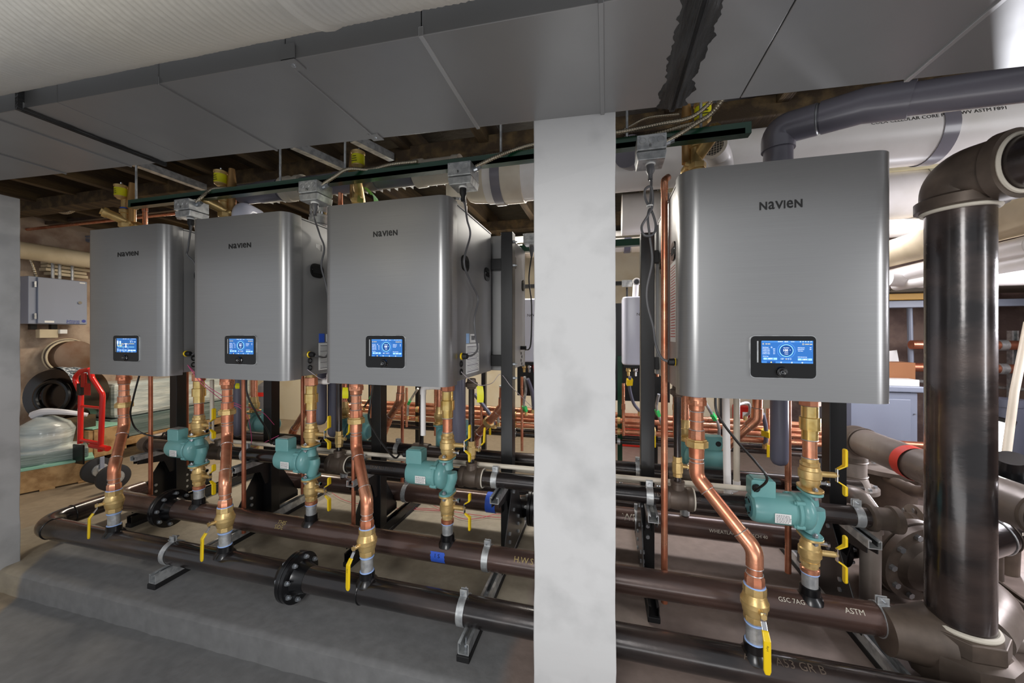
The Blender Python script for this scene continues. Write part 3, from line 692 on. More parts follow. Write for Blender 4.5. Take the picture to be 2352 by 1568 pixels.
# ---- risers from the boilers to the front header
bn = ['leftmost boiler', 'second boiler', 'third boiler', 'right-hand boiler']
for i, (pt, pb) in enumerate(((285, 262), (522, 517), (818, 843), (1600, 1733))):
    XT = XA(pt, 1.42); XB = PY(pb, 1290, BYc).x; zt = BB-.010
    t = thing('copper_riser', ['copper riser from the leftmost boiler down to the front header, leaning left', 'nearly straight copper riser from the second boiler to the front header',
        'copper riser from the third boiler, jogging right, left of the centre column', 'copper riser under the large right-hand boiler with a long diagonal run'][i], 'pipe', (XB, BYc, BZ+HR), 'copper risers to the front header')
    q0, q1, q2, q3 = V((XT, 1.42, zt)), V((XT, 1.42, H-.500)), V((XB, BYc, H-.672)), V((XB, BYc, H-.780))
    R = .0215
    part(t, 'pipe', MB().tube(fillet([q0, q1, q2, q3], .05, 7), R, 24), M['copper'])
    part(t, 'socket_adapter', MB().lathe(q0-Z_*.050, Z_, [(0, R+.001), (.006, R+.004), (.020, R+.004), (.028, R+.0085), (.050, R+.0085)], 24), M['copper'])
    part(t, 'adapter_hex', MB().cyl(q0-Z_*.030, q0-Z_*.012, R+.0105, n=8), M['copper'], smooth=0, bevel=.001)
    zu = H-.382
    part(t, 'union_nut', MB().cyl((XT, 1.42, zu-.012), (XT, 1.42, zu+.010), R+.016, n=8).cyl((XT, 1.42, zu+.010), (XT, 1.42, zu+.016), R+.011, n=8), M['brass'], 'brass union nut', smooth=0, bevel=.0015)
    part(t, 'coupling', MB().cyl((XT, 1.42, zu+.016), (XT, 1.42, zu+.046), R+.005, n=10), M['copper']); part(t, 'coupling', MB().lathe((XT, 1.42, zu-.050), Z_, [(0, R+.003), (.038, R+.004)], 24), M['copper'])
    dd = (q2-q1).normalized()
    for nm, c, d in (('elbow', q1, None), ('elbow', q2, None)):
        a, b_ = (Z_, dd) if c is q1 else (-dd, -Z_)
        pts = fillet([c+(Z_*.052 if c is q1 else -dd*.052), c, c+(dd*.052 if c is q1 else -Z_*.052)], .05, 7)
        part(t, nm, MB().tube(pts, R+.0028, 24), M['copper'])
    sr = MB()
    sp = [(V((XT, 1.42, z)), Z_) for z in (zt-.052, zu-.052, zu+.048, H-.447)]+[(V((XT, 1.42, zt-.085)), Z_), (q1+dd*.053, dd), (q2-dd*.053, dd), (q2-Z_*.053, Z_), (q2-Z_*.074, Z_)]
    for k, (c, d) in enumerate(sp): part(t, 'solder_ring', MB().ring(c, d, R+.0018, .0016, 24, 6), M['solder'])
    part(t, 'thread_seal', MB().ring(q0-Z_*.001, Z_, R+.005, .003, 24, 6), M['teflon'])
    part(t, 'male_adapter', MB().lathe(q3-Z_*.002, Z_, [(0, R+.002), (.003, R+.006), (.026, R+.006), (.034, R+.002)], 8), M['copper'])
    # valve on the nipple
    v = thing('ball_valve', 'brass ball valve with yellow lever low on the '+['leftmost copper riser', 'second copper riser', 'third copper riser', 'right-hand copper riser'][i]+' above the front header', 'valve', (XB, BYc, BZ+HR), 'ball valves above the front header')
    vc = V((XB, BYc, H-.836)); valve_body(v, vc, .034, .108)
    part(v, 'nipple', MB().lathe((XB, BYc, BZ+HR+.018), Z_, [(0, .024), (.085, .024)], 24), M['galv'], 'galvanised pipe nipple')
    lb = MB(); lb2 = MB()
    for z in (BZ+HR+.030, BZ+HR+.088): part(v, 'thread_seal', MB().ring((XB, BYc, z), Z_, .0250, .0030, 24, 6), M['teflon'])
    part(v, 'thread_seal', MB().ring((XB, BYc, H-.782), Z_, .0270, .0035, 24, 6), M['teflon'])
    lever(v, vc+V((-.018 if i < 3 else .004, -.050, -.004)), (-.30 if i < 3 else .02, -1, 0), (0, 0, -1), .145, text='Apollo')
# ---- pump risers
for i, px in enumerate((457, 715, 1028, 1860)):
    x = PY(px, (1150, 1190, 1235, 1360)[i], AYc).x; Yc = AYc; P = lambda z: V((x, Yc, H+z)); R = .0215
    nm = ['leftmost', 'second', 'third', 'right-hand'][i]
    t = thing('supply_riser', ['supply riser above the leftmost teal pump, brass over copper', 'supply riser above the second teal pump, brass over copper', 'supply riser above the third teal pump, brass over copper', 'supply riser above the right-hand teal pump, brass over copper'][i], 'pipe', P(-.436), 'brass and copper supply risers')
    part(t, 'pipe', MB().cyl(P(-.44), P(-.20), R, n=24), M['copper'])
    part(t, 'check_valve', MB().lathe(P(-.372), Z_, [(0, .0245), (.034, .0245), (.036, .031), (.078, .031), (.080, .0255), (.118, .0255)], 28), M['brassb'], 'bright brass check valve')
    part(t, 'hex_adapter', MB().cyl(P(-.252), P(-.212), .031, n=8), M['copper'], smooth=0, bevel=.002)
    for z in (-.373, -.252, -.436): part(t, 'solder_ring', MB().ring(P(z), Z_, R+.002, .002, 24, 6), M['solder'])
    for up, zc, nmv in ((1, -.492, 'upper'), (-1, -.770, 'lower')):
        v = thing('isolation_valve', 'brass isolation valve with yellow wing handles '+('above' if up > 0 else 'below')+' the '+nm+' teal pump', 'valve', P(zc), 'pump isolation valves')
        s = up; h = .1
        pr = [(-.052, .022), (-.030, .030), (-.018, .031), (-.014, .0345), (.012, .0345), (.014, .031), (.026, .029), (.028, .025), (.054, .0245)]
        if up > 0: prof = [(t_+.052, r_) for t_, r_ in pr]; part(v, 'valve_body', MB().lathe(P(zc-.052), Z_, prof, 28), M['brass'], 'cast brass body')
        else: prof = [(t_+.052, r_) for t_, r_ in pr]; part(v, 'valve_body', MB().lathe(P(zc+.052), -Z_, prof, 28), M['brass'], 'cast brass body')
        zf = -.548 if up > 0 else -.709
        fl = rrect(.062, .098, .028, 6)
        part(v, 'flange', MB().prism(fl, P(zf+(0 if up > 0 else -.008)), X_, Y_, .008), M['bronze'] if 0 else M['brass'], smooth=40, bevel=.001)
        part(v, 'hex_collar', MB().cyl(P(zc+s*.030), P(zc+s*.042), .029, n=8), M['brass'], smooth=0)
        wing(v, P(zc)+X_*.074, up)
        part(v, 'drain_cock', MB().cyl(P(zc-s*.032)+X_*.02, P(zc-s*.032)+X_*.058, .0065, n=10).cyl(P(zc-s*.032)+X_*.05, P(zc-s*.032)+X_*.058, .010, n=6), M['chrome'])
        mbt = MB(); pipe_text(mbt, 'ISO', x-.012, Yc, H+zc-.006, .0345, .15, .009) if 0 else None
    n_ = thing('pipe_nipple', 'galvanised nipple and copper adapter between the '+nm+' pump and its header', 'pipe fitting', P(-.9), 'nipples below the pumps')
    part(n_, 'nipple', MB().cyl(P(-.915), P(-.828), .024, n=24), M['galv'])
    part(n_, 'copper_adapter', MB().lathe(P(-.842), Z_, [(0, .026), (.003, .0285), (.016, .0285), (.020, .024), (.026, .0235)], 24), M['copper'])
    for z in (-.843, -.898): part(n_, 'thread_seal', MB().ring(P(z), Z_, .0250, .0030, 24, 6), M['teflon'])
    # circulator pump
    cols = M['teal']
    t = thing('circulator_pump', 'teal circulator pump with grey cord, '+['under the leftmost boiler', 'under the gap between second and third boilers', 'left of the centre column under the third boiler', 'largest of all, under the right-hand boiler'][i], 'pump', P(-.708), 'teal circulator pumps in front')
    zm = -.628; c = P(zm)
    part(t, 'motor_housing', MB().lathe(c-X_*.052, -X_, [(0, .053), (.004, .054), (.120, .054), (.133, .050), (.140, .040)], 36), cols, 'teal motor housing')
    e = part(t, 'end_cap', MB().lathe(c-X_*.190, -X_, [(0, .041), (.004, .036), (.005, .030)], 32), M['teald'])
    for k in range(6): part(e, 'vent_slot', MB().box(c-X_*.1965+V((0, math.cos(k*PI/3)*.026, math.sin(k*PI/3)*.026)), (.002, .004, .016), R=Matrix.Rotation(k*PI/3+0, 3, 'X')), M['hole'], smooth=0)
    part(t, 'motor_flange', MB().lathe(c-X_*.040, -X_, [(0, .058), (.003, .061), (.012, .061), (.015, .055)], 36), cols)
    for k in range(4):
        a = PI/4+k*PI/2; p = c+V((0, math.cos(a)*.058, math.sin(a)*.058)); part(t, 'bolt_lug', MB().cyl(p-X_*.060, p-X_*.034, .0085, n=12).cyl(p-X_*.066, p-X_*.058, .006, n=6), cols)
    part(t, 'volute', MB().lathe(c-X_*.040, X_, [(0, .054), (.006, .060), (.018, .0625), (.030, .060), (.040, .050), (.046, .036), (.049, .020)], 40), cols, 'round teal volute')
    part(t, 'suction_elbow', MB().tube(fillet([P(-.702), P(-.640)+X_*.022, c-X_*.002+X_*.022+Z_*.012], .03, 8), .024, 22, rf=lambda k: .024-.0*k), cols)
    part(t, 'discharge_neck', MB().lathe(P(-.560), -Z_, [(0, .026), (.010, .023), (.04, .026)], 22), cols)
    for z in (-.551, -.709):
        part(t, 'pump_flange', MB().prism(rrect(.058, .098, .027, 6), P(z-(.008 if z > -.6 else 0)), X_, Y_, .008), cols, smooth=40, bevel=.001)
        for sy in (-1, 1):
            p = P(z)+Y_*sy*.037; part(t, 'flange_bolt', MB().cyl(p-Z_*.022, p+Z_*.022, .0042, n=8).cyl(p+Z_*.009, p+Z_*.018, .0088, n=6).cyl(p-Z_*.018, p-Z_*.010, .0088, n=6), M['zinc'])
    jx = x-.150
    jb = part(t, 'junction_box', MB().prism(rrect(.078, .066, .008), (jx-.004, Yc-.028, H+zm+.072), X_, Z_, -.056), cols, 'teal wiring box', smooth=40, bevel=.003)
    part(jb, 'box_cover', MB().box((jx-.004, Yc, H+zm+.107), (.062, .045, .003)), M['galv'] if i in (0, 1) else cols, smooth=0, bevel=.001)
    g = V((jx-.026, Yc-.026, H+zm+.080)); gd = V((-.45, -1, 0)).normalized() if i == 3 else V((-1, -.35, 0)).normalized()
    if i < 3: g = V((jx-.040, Yc-.010, H+zm+.080))
    gl = part(jb, 'cord_gland', MB().lathe(g, gd, [(0, .011), (.010, .011), (.011, .013), (.022, .012), (.026, .007)], 12), M['rubber'])
    t['_g'] = tuple(g+gd*.026)
    pl = part(t, 'name_plate', MB().box((x-.105, Yc-.0565, H+zm-.012), (.050, .002, .033)), M['white'], 'white printed name plate', smooth=0, bevel=.0008)
    pr = MB(); random.seed(i)
    for r_ in range(6):
        xx = -.021
        while xx < .018: w_ = random.uniform(.003, .008); pr.box((x-.105+xx+w_/2, Yc-.0577, H+zm-.001-r_*.0047), (w_, .0004, .0018)); xx += w_+.0018
    part(pl, 'label_print', pr, M['print'], smooth=0)
    # cord
    e_ = V(t['_g']); S = {0: [(322, 870, 1.40), (306, 915, 1.40), (300, 955, 1.42), (318, 990, 1.46), (365, 1003, 1.50)],
         1: [(566, 875, 1.40), (568, 905, 1.40), (590, 950, 1.43), (615, 990, 1.48)],
         2: [(858, 890, 1.40), (850, 930, 1.40), (848, 965, 1.42), (872, 1010, 1.45), (905, 1050, 1.48)],
         3: [(1643, 920, 1.40), (1648, 950, 1.40), (1690, 1010, 1.42), (1735, 1060, 1.44), (1762, 1100, 1.44)]}[i]
    pts = [PY(*q) for q in S]+[e_+gd*.012, e_-gd*.004]
    pts[0].z = BB+.01
    single('power_cord', MB().tube(smoothpath(pts, 8), .0042, 8), M['cordb'], 'black cord drooping from the boiler to the '+nm+' front pump', 'cord', 'pump cords')
# ================================================================== support frames
def channel(mb, a, b, w_=.041, h_=.041, up=Z_, th=.003):   # open-topped strut channel with in-turned lips
    a = V(a); b = V(b); d = (b-a).normalized(); s = d.cross(up).normalized(); up = V(up)
    pr = [(-w_/2, h_), (-w_/2, 0), (w_/2, 0), (w_/2, h_), (w_/4, h_), (w_/4, h_-.006), (w_/4+th, h_-.006), (w_/4+th, h_-th), (w_/2-th, h_-th), (w_/2-th, th), (-w_/2+th, th), (-w_/2+th, h_-th), (-w_/4-th, h_-th), (-w_/4-th, h_-.006), (-w_/4, h_-.006), (-w_/4, h_)]
    n = len(pr); vs = [p+s*u+up*v_ for p in (a, b) for u, v_ in pr]
    fs = [(k, (k+1) % n, n+(k+1) % n, n+k) for k in range(n)]+[tuple(range(n))[::-1], tuple(range(n, 2*n))]
    return mb.add(vs, fs)
posts = [(-2.76, 0), (-1.99, 1), (-1.24, 0), (-.487, 1), (.186, 0), (.925, 1)]
plabs = ['left of the leftmost boiler', 'between the first and second boilers', 'between the second and third boilers', 'right of the third boiler beside the centre column', 'just right of the centre column', 'right of the large right-hand boiler']
for k, (x, lg) in enumerate(posts):
    t = thing('rack_stand', 'black steel rack stand '+plabs[k], 'rack', (x, 1.83, 0), 'boiler rack frames')
    ztop = 1.62 if k != 3 else BT-.03
    part(t, 'post', MB().box2((x-.030, 1.80, .07), (x+.030, 1.86, ztop)), M['black'], smooth=0, bevel=.002)
    if k == 3:
        for z in (1.62, 1.50, 1.0, .93): part(t, 'bolt', MB().cyl((x+.03, 1.815, z), (x+.042, 1.815, z), .008, n=6).cyl((x+.042, 1.815, z), (x+.052, 1.815, z), .004, n=8), M['zinc'])
    s0 = 1.215 if lg else 1.57
    fc = part(t, 'floor_channel', channel(MB(), (x, s0, .022), (x, 2.42, .022)), M['galv'] if lg else M['black'], 'strut channel lying on the floor', smooth=0)
    part(t, 'rubber_foot', MB().box2((x-.024, s0-.006, -.002), (x+.024, 2.43, .022)), M['rubber'], smooth=0, bevel=.003)
    if lg: part(fc, 'stud', MB().cyl((x, s0+.03, .026), (x, s0+.03, .062), .004, n=8).cyl((x, s0+.03, .030), (x, s0+.03, .038), .008, n=6), M['zinc'])
    for sx in (-1,):
        gx = x-.034 if k != 3 else x+.031
        part(t, 'gusset_plate', MB().prism([(1.60, .064), (1.60, .10), (1.79, .40), (1.87, .40), (2.06, .10), (2.06, .064)], (gx, 0, 0), Y_, Z_, .004), M['black'], smooth=0, bevel=.001)
        for (yy, zz) in ((1.80, .36), (1.80, .27), (1.72, .19), (1.72, .15), (1.72, .11), (1.90, .19), (1.90, .15), (1.90, .11)):
            part(t, 'bolt', MB().cyl((gx-.008 if x < 0 and k != 3 else gx-.006, yy, zz), (gx+.012, yy, zz), .009, n=6), M['zinc'])
    if k == 4:
        for zz in (.42, .37, .32, .27, .22): part(t, 'bolt', MB().cyl((x, 1.792, zz), (x, 1.80, zz), .009, n=6), M['zinc'])
    # bracket arm that carries the gas header
    part(t, 'bracket_arm', MB().prism([(1.60, .365), (1.60, .410), (1.80, .410), (1.80, .26), (1.77, .26), (1.74, .34)], (x-.018, 0, 0), Y_, Z_, .004).prism([(1.60, .365), (1.60, .410), (1.80, .410), (1.80, .26), (1.77, .26), (1.74, .34)], (x+.014, 0, 0), Y_, Z_, .004), M['black'], smooth=0)
    part(t, 'arm_channel', channel(MB(), (x, 1.585, .388), (x, 1.80, .388), h_=.03), M['galv'], smooth=0)
    # cross arm holding the boilers
    part(t, 'hanger_bar', MB().box2((x-.025, 1.86, 1.50), (x+.025, 1.908, 1.56)), M['black'], smooth=0, bevel=.002)
for z, nm in ((1.50, 'upper'), (.98, 'lower')):
    for x0, x1, sd in ((-2.73, -.52, 'left'), (.21, .90, 'right')):
        single('rack_rail', MB().box2((x0+.002, 1.908, z), (x1+(.035 if sd == 'left' else -.002), 1.945, z+.06)), M['black'], nm+' black rack rail behind the boilers on the '+sd+' of the centre column', 'rail', smooth=0, bevel=.002)
# ---- gas header behind the pumps
t = thing('gas_header', 'black threaded gas header running along at pump height behind the teal pumps', 'pipe', (0, CYc, CZ))
xc0 = PY(345, 1028, CYc).x; xc1 = PY(1998, 1195, CYc).x
part(t, 'pipe', MB().cyl((xc0, CYc, CZ), (xc1, CYc, CZ), CR, n=26), M['pipe'])
part(t, 'end_elbow', MB().tube(fillet([(xc0+.01, CYc, CZ), (xc0-.055, CYc, CZ), (xc0-.055, CYc+.12, CZ)], .05, 8), CR+.010, 24), M['iron'], 'cast iron elbow')
part(t, 'end_tee', MB().lathe((xc1-.01, CYc, CZ), X_, [(0, CR+.006), (.004, CR+.012), (.020, CR+.012), (.024, CR+.004), (.07, CR+.004), (.075, CR+.012), (.095, CR+.012), (.096, .02)], 26), M['iron'], 'cast iron tee')
drops = [(505, 1040), (779, 1068), (1083, 1098), (1556, 1100)]
for px, py in drops:
    x = PY(px, py, CYc).x
    tt = part(t, 'tee', MB().lathe((x-.058, CYc, CZ), X_, [(0, CR+.004), (.002, CR+.013), (.018, CR+.013), (.026, CR+.008), (.058, CR+.012), (.090, CR+.008), (.098, CR+.013), (.114, CR+.013), (.116, CR+.004)], 26), M['iron'], 'cast iron tee')
    part(tt, 'branch', MB().lathe((x, CYc, CZ+.02), Z_, [(0, .03), (.030, .026), (.040, .024), (.042, .028), (.052, .028)], 20), M['iron'])
    part(tt, 'thread_seal', MB().ring((x+.061, CYc, CZ), X_, CR+.006, .0035, 24, 6), M['tefw'])
for x in (-2.0, -1.24, -.51, .18, .92):
    clamp(t, (x, CYc, CZ), X_, CR)
for px in (870, 1200, 1500):
    pass
mb = MB(); pipe_text(mb, 'ERW A53 TYPE F', PY(860, 1075, CYc).x, CYc, CZ, CR, .2, .014); pipe_text(mb, 'TEXAS  TUBE  HYDRO', PY(1500, 1145, CYc).x, CYc, CZ, CR, .35, .013); part(t, 'writing', mb, M['iron'], smooth=0)
dl = ['second', 'third pump', 'centre column', 'right-hand boiler']
for k, (px, py) in enumerate(drops[1:]):
    x = PY(px, py, CYc).x
    t = thing('gas_drop', 'thin black gas pipe dropping to the header '+['between the second and third pumps', 'just left of the centre column', 'left of the right-hand boiler'][k], 'pipe', (x, CYc, CZ+.07), 'black gas drops')
    part(t, 'pipe', MB().cyl((x, CYc, CZ+.07), (x, CYc, BB-.02), .0145, n=16), M['pipe'])
    part(t, 'union', MB().lathe((x, CYc, BB-.055), Z_, [(0, .02), (.008, .022), (.010, .030), (.030, .030), (.034, .022), (.05, .020)], 8), M['iron'], 'black hex union', smooth=0, bevel=.001)
    v = thing('gas_valve', 'brass gas valve with upright yellow lever, '+['between the second and third pumps', 'just left of the centre column', 'at lower left of the largest boiler'][k], 'valve', (x, CYc, CZ+.09), 'gas shut-off valves')
    z0 = CZ+.135
    part(v, 'valve_body', MB().lathe((x, CYc, z0-.045), Z_, [(0, .019), (.016, .019), (.018, .022), (.060, .022), (.062, .0185), (.085, .0185)], 8), M['brass'], smooth=0, bevel=.001)
    lever(v, (x+.034, CYc-.003, z0), (1, -.1, 0), (0, .1, 1), .105, wd=.014)
# ================================================================== overhead wiring
RYc, RZc = 1.5, H+.7385
xr0, xr1 = XA(303, RYc), XA(1722, RYc)
t = thing('strut_rail', 'long dark green strut rail hung across above the boilers', 'rail', ((xr0+xr1)/2, RYc, RZc))
part(t, 'channel', channel(MB(), (xr0, RYc-.018, RZc), (xr1, RYc-.018, RZc), h_=.036, up=-Y_ if 0 else Y_), M['green'], smooth=0)
part(t, 'channel', channel(MB(), (xr0+.02, RYc-.018, RZc-.010), (xr1-.02, RYc-.018, RZc-.010), w_=.02, h_=.03, up=Y_), M['green'], smooth=0)
for i, (px, py) in enumerate(((312, 455), (643, 415), (792, 398), (1150, 355), (1440, 322), (1610, 300))):
    x = XA(px, RYc); r = single('threaded_rod', MB().cyl((x, RYc+.002, RZc+.012), (x, RYc+.002, 2.30), .0055, n=8).cyl((x, RYc+.002, RZc+.018), (x, RYc+.002, RZc+.024), .013, n=6), M['galv'],
        ['hanger rod at the left end of the green rail', 'hanger rod right of the second brass vent', 'hanger rod beside the third brass vent', 'hanger rod left of the centre column', 'hanger rod just right of the centre column', 'hanger rod beside the rightmost brass vent'][i], 'rod', 'rods holding the green rail')
def armored(pts, label, r=.0075, name='armored_cable', mt='armor', step=.0022):
    p = even(smoothpath(pts, 10), step)
    return single(name, MB().tube(p, r, 8, rf=lambda i: r*(1+.14*math.sin(i*PI/2))), M[mt], label, 'cable', 'armoured cables along the rail', smooth=60)
def rl(px, dz=.018, Y=RYc-.01): x = XA(px, Y); return V((x, Y, RZc+.018+dz))
armored([V((XA(445, 1.44), 1.43, H+.655)), V((XA(460, 1.44), 1.44, H+.70)), rl(490, .008), rl(540, -.002), rl(620, -.006), rl(760, -.006), rl(900, -.002), rl(1050, .000), rl(1232, .004), rl(1420, .0), rl(1500, .004), PY(1560, 292, 1.47), PY(1620, 272, 1.46), PY(1655, 230, 1.42), PY(1672, 190, 1.4)], 'longest silver armoured cable on top of the green rail')
armored([PY(738, 425, 1.43), PY(768, 406, 1.44), PY(800, 388, 1.45), rl(850, .006), rl(900, .010, RYc-.024), rl(960, .008, RYc-.024)], 'silver armoured cable arching up from the second junction box')
armored([PY(1093, 382, 1.43), PY(1135, 362, 1.44), rl(1180, .002, RYc-.028), rl(1232, .016, RYc-.028), rl(1330, .016, RYc-.028), PY(1440, 300, 1.46), PY(1520, 284, 1.46), PY(1590, 268, 1.45), PY(1640, 225, 1.42), PY(1655, 190, 1.4)], 'silver armoured cable rising right from the third junction box')
armored([PY(1530, 325, 1.43), PY(1560, 308, 1.43), PY(1600, 283, 1.44), PY(1632, 262, 1.44), PY(1662, 225, 1.4), PY(1678, 190, 1.4)], 'silver armoured cable curving up from the rightmost junction box')
armored([PY(1420, 305, 1.6), PY(1450, 288, 1.6), PY(1490, 270, 1.6), PY(1560, 262, 1.6)], 'thin armoured cable looping behind the rightmost brass vent', .0045)
boxes = [(424, 468, 393, 446), (714, 427, 676, 738), (1060, 386, 1026, 1095), (1497, 325, 1466, 1530)]
bl = ['above the gap right of the leftmost boiler', 'above the gap right of the second boiler', 'above the right corner of the third boiler', 'left of the large right-hand boiler']
for i, (px, py, a, c) in enumerate(boxes):
    Yb = 1.395; x = PY(px, py, Yb).x; z = [H+.640, H+.640, H+.640, H+.6985][i]; z = PY(px, py, Yb).z
    if i < 3: x = PY([416, 706, 1054][i], py, Yb).x
    t = thing('junction_box', 'galvanised junction box with round knockouts '+bl[i], 'electrical box', (x, Yb, z), 'junction boxes on the rail')
    b = part(t, 'box', MB().box2((x-.050, Yb, z-.026), (x+.050, Yb+.10, z+.028)), M['galv'], smooth=0, bevel=.002)
    for dx in (-.030, 0, .030): part(b, 'knockout', MB().ring((x+dx, Yb-.0005, z+.006), Y_, .0105, .0012, 20, 5).lathe((x+dx, Yb, z+.006), (0, -1, 0), [(0, .010), (.0008, .0095)], 16), M['galv'])
    for sx in (-.042, .042):
        for sz in (-.02, .022): part(b, 'screw', MB().cyl((x+sx, Yb, z+sz), (x+sx, Yb-.002, z+sz), .0028, n=8), M['zinc'])
    mb = MB(); put_text(mb, '12\u2161'[0:1] if 0 else ['8', 'N', '9', 'II'][i], (x-.008, Yb-.0012, z-.018), X_, Z_, .012); part(b, 'writing', mb, M['ink'], smooth=0)
    cv = part(t, 'receptacle_cover', MB().prism([(-.052, 0), (.052, 0), (.046, -.030), (-.046, -.030)], (x, Yb+.10, z-.030), X_, Z_, .095), M['galv'], smooth=0, bevel=.002)
    part(cv, 'receptacle', MB().lathe((x, Yb+.045, z-.058), -Z_, [(0, .018), (.006, .018)], 18), M['white'])
    part(t, 'cable_connector', MB().cyl((x+.050, Yb+.04, z+.006), (x+.066, Yb+.04, z+.010), .011, n=10).cyl((x+.062, Yb+.04, z+.010), (x+.080, Yb+.04, z+.015), .009, n=6), M['zinc'])
    px2 = x; bp = V((x, Yb+.045, z-.064))
    pc = thing('plug_cord', ['dark', 'grey', 'dark', 'grey coiled'][i]+' power cord hanging from the junction box '+bl[i], 'cord', bp, 'boiler power cords')
    part(pc, 'plug', MB().lathe(bp, -Z_, [(0, .014), (.022, .015), (.034, .009), (.050, .007), (.056, .004)], 14), M['cord'] if i in (1, 3) else M['rubber'])
    for k in range(4): part(pc, 'strain_ridge', MB().ring(bp-Z_*(.034+k*.006), Z_, .0078, .0014, 12, 5), M['cord'] if i in (1, 3) else M['rubber'])
    e = bp-Z_*.054; m_ = M['cord']
    if i == 2: pts = [e, PY(1068, 470, 1.43), PX(1073, 505, -.580), PX(1080, 540, -.575), PX(1066, 600, -.580), PX(1080, 645, -.580), PX(1098, 685, -.575), PX(1090, 730, -.575), PX(1092, 770, -.572), PX(1097, 800, -.570), PX(1086, 815, -.560), PX(1070, 818, -.568)]
    elif i == 1: pts = [e, PY(722, 500, 1.43), PX(735, 540, -1.35), PX(745, 570, -1.34), PX(738, 610, -1.35), PX(748, 650, -1.35), PX(754, 690, -1.34), PX(756, 760, -1.34), PX(752, 815, -1.34), PX(730, 818, -1.34), PX(718, 814, -1.352)]
    elif i == 0: pts = [e, PY(439, 520, 1.43), PX(432, 570, -2.09), PX(430, 585, -2.09), PX(446, 603, -2.08), PX(455, 640, -2.08), PX(458, 700, -2.08), PX(456, 790, -2.08), PX(445, 812, -2.08), PX(434, 812, -2.09)]
    else: pts = [e, PY(1496, 420, 1.42), PY(1492, 470, 1.42), PY(1482, 455, 1.415), PY(1482, 435, 1.41), PY(1496, 430, 1.405), PY(1499, 470, 1.41), PY(1488, 495, 1.41), PY(1474, 520, 1.41), PY(1480, 540, 1.405), PY(1500, 538, 1.41), PY(1506, 515, 1.42), PY(1494, 480, 1.425), PY(1488, 500, 1.42), PY(1492, 540, 1.42), PY(1498, 600, 1.42), PY(1486, 660, 1.42), PY(1487, 700, 1.42), PY(1500, 750, 1.42), PY(1506, 790, 1.43), PY(1520, 822, 1.43), PY(1540, 831, 1.43)]
    part(pc, 'cord', MB().tube(smoothpath(pts, 8), .0044, 8), m_)
    if i == 3: part(pc, 'cable_tie', MB().band(PY(1493, 473, 1.413), Z_, .010, .004, .002, 16), M['white'])
    g = pts[-1]; d = X_ if i < 3 else -X_
    part(pc, 'cord_gland', MB().lathe(g+d*.010, -d, [(0, .007), (.004, .012), (.022, .0135), (.024, .010), (.030, .010)], 12), M['rubber'])
    part(pc, 'gland_ring', MB().ring(g-d*.018, d, .0115, .004, 18, 6), M['yellow'])
# sensor wires
def wire(pts, label, m='wire', r=.0016, group='thin wires', name='wire'): return single(name, MB().tube(smoothpath(pts, 8), r, 6), M[m], label, 'wire', group)
wire([PX(1057, 852, -.600), PX(1075, 868, -.58), PX(1098, 883, -.57), PX(1115, 884, -.56), PX(1132, 878, -.55), PX(1150, 859, -.52), PX(1172, 885, -.46), PX(1190, 903, -.44), PY(1222, 935, 2.1)], 'thin grey wire sagging from the third boiler past the rack stand')
wire([PX(706, 848, -1.377), PX(722, 860, -1.35), PX(738, 870, -1.34), PX(754, 866, -1.33)], 'thin grey wire from the flank of the second boiler')
wire([PX(431, 838, -2.116), PX(445, 858, -2.09), PX(462, 880, -2.07), PY(480, 895, 1.5), PY(520, 925, 1.6), PY(550, 935, 1.62), PY(570, 960, 1.65), PY(578, 1010, 1.7), PY(575, 1030, 1.72), PY(640, 1000, 1.75)], 'pink wire pair leaving the flank of the leftmost boiler', 'pinkw')
wire([PX(431, 838, -2.116), PX(452, 860, -2.09), PX(475, 885, -2.07), PY(505, 905, 1.5), PY(545, 928, 1.6), PY(600, 945, 1.7), PY(630, 975, 1.8)], 'second pink wire leaving the flank of the leftmost boiler', 'pinkw')
wire([PZ(745, 1118, .02), PZ(790, 1148, .01), PZ(860, 1162, .01), PZ(960, 1170, .01), PZ(1015, 1173, .01)], 'red wire lying on the floor behind the second pump', 'redw')
wire([PZ(965, 1145, .01), PZ(1020, 1172, .01), PZ(1060, 1190, .01), PZ(1100, 1190, .01), PZ(1150, 1180, .01), PZ(1225, 1198, .01)], 'red wire lying on the floor behind the third pump', 'redw')
wire([PZ(935, 1165, .01), PZ(1010, 1170, .01), PZ(1090, 1182, .01), PZ(1160, 1188, .01), PZ(1222, 1178, .01)], 'red wire crossing another on the floor left of the centre column', 'redw')
wire([PY(52, 433, 2.2), PY(100, 438, 2.2), PY(160, 447, 2.2), PY(275, 455, 1.9)], 'thin violet wire strung under the ceiling at far left', 'inkb')
wire([PZ(1640, 1222, .01), PZ(1680, 1228, .01), PZ(1700, 1237, .01), PZ(1720, 1240, .01)], 'thin black wire on the floor behind the diagonal copper riser', 'cordb')

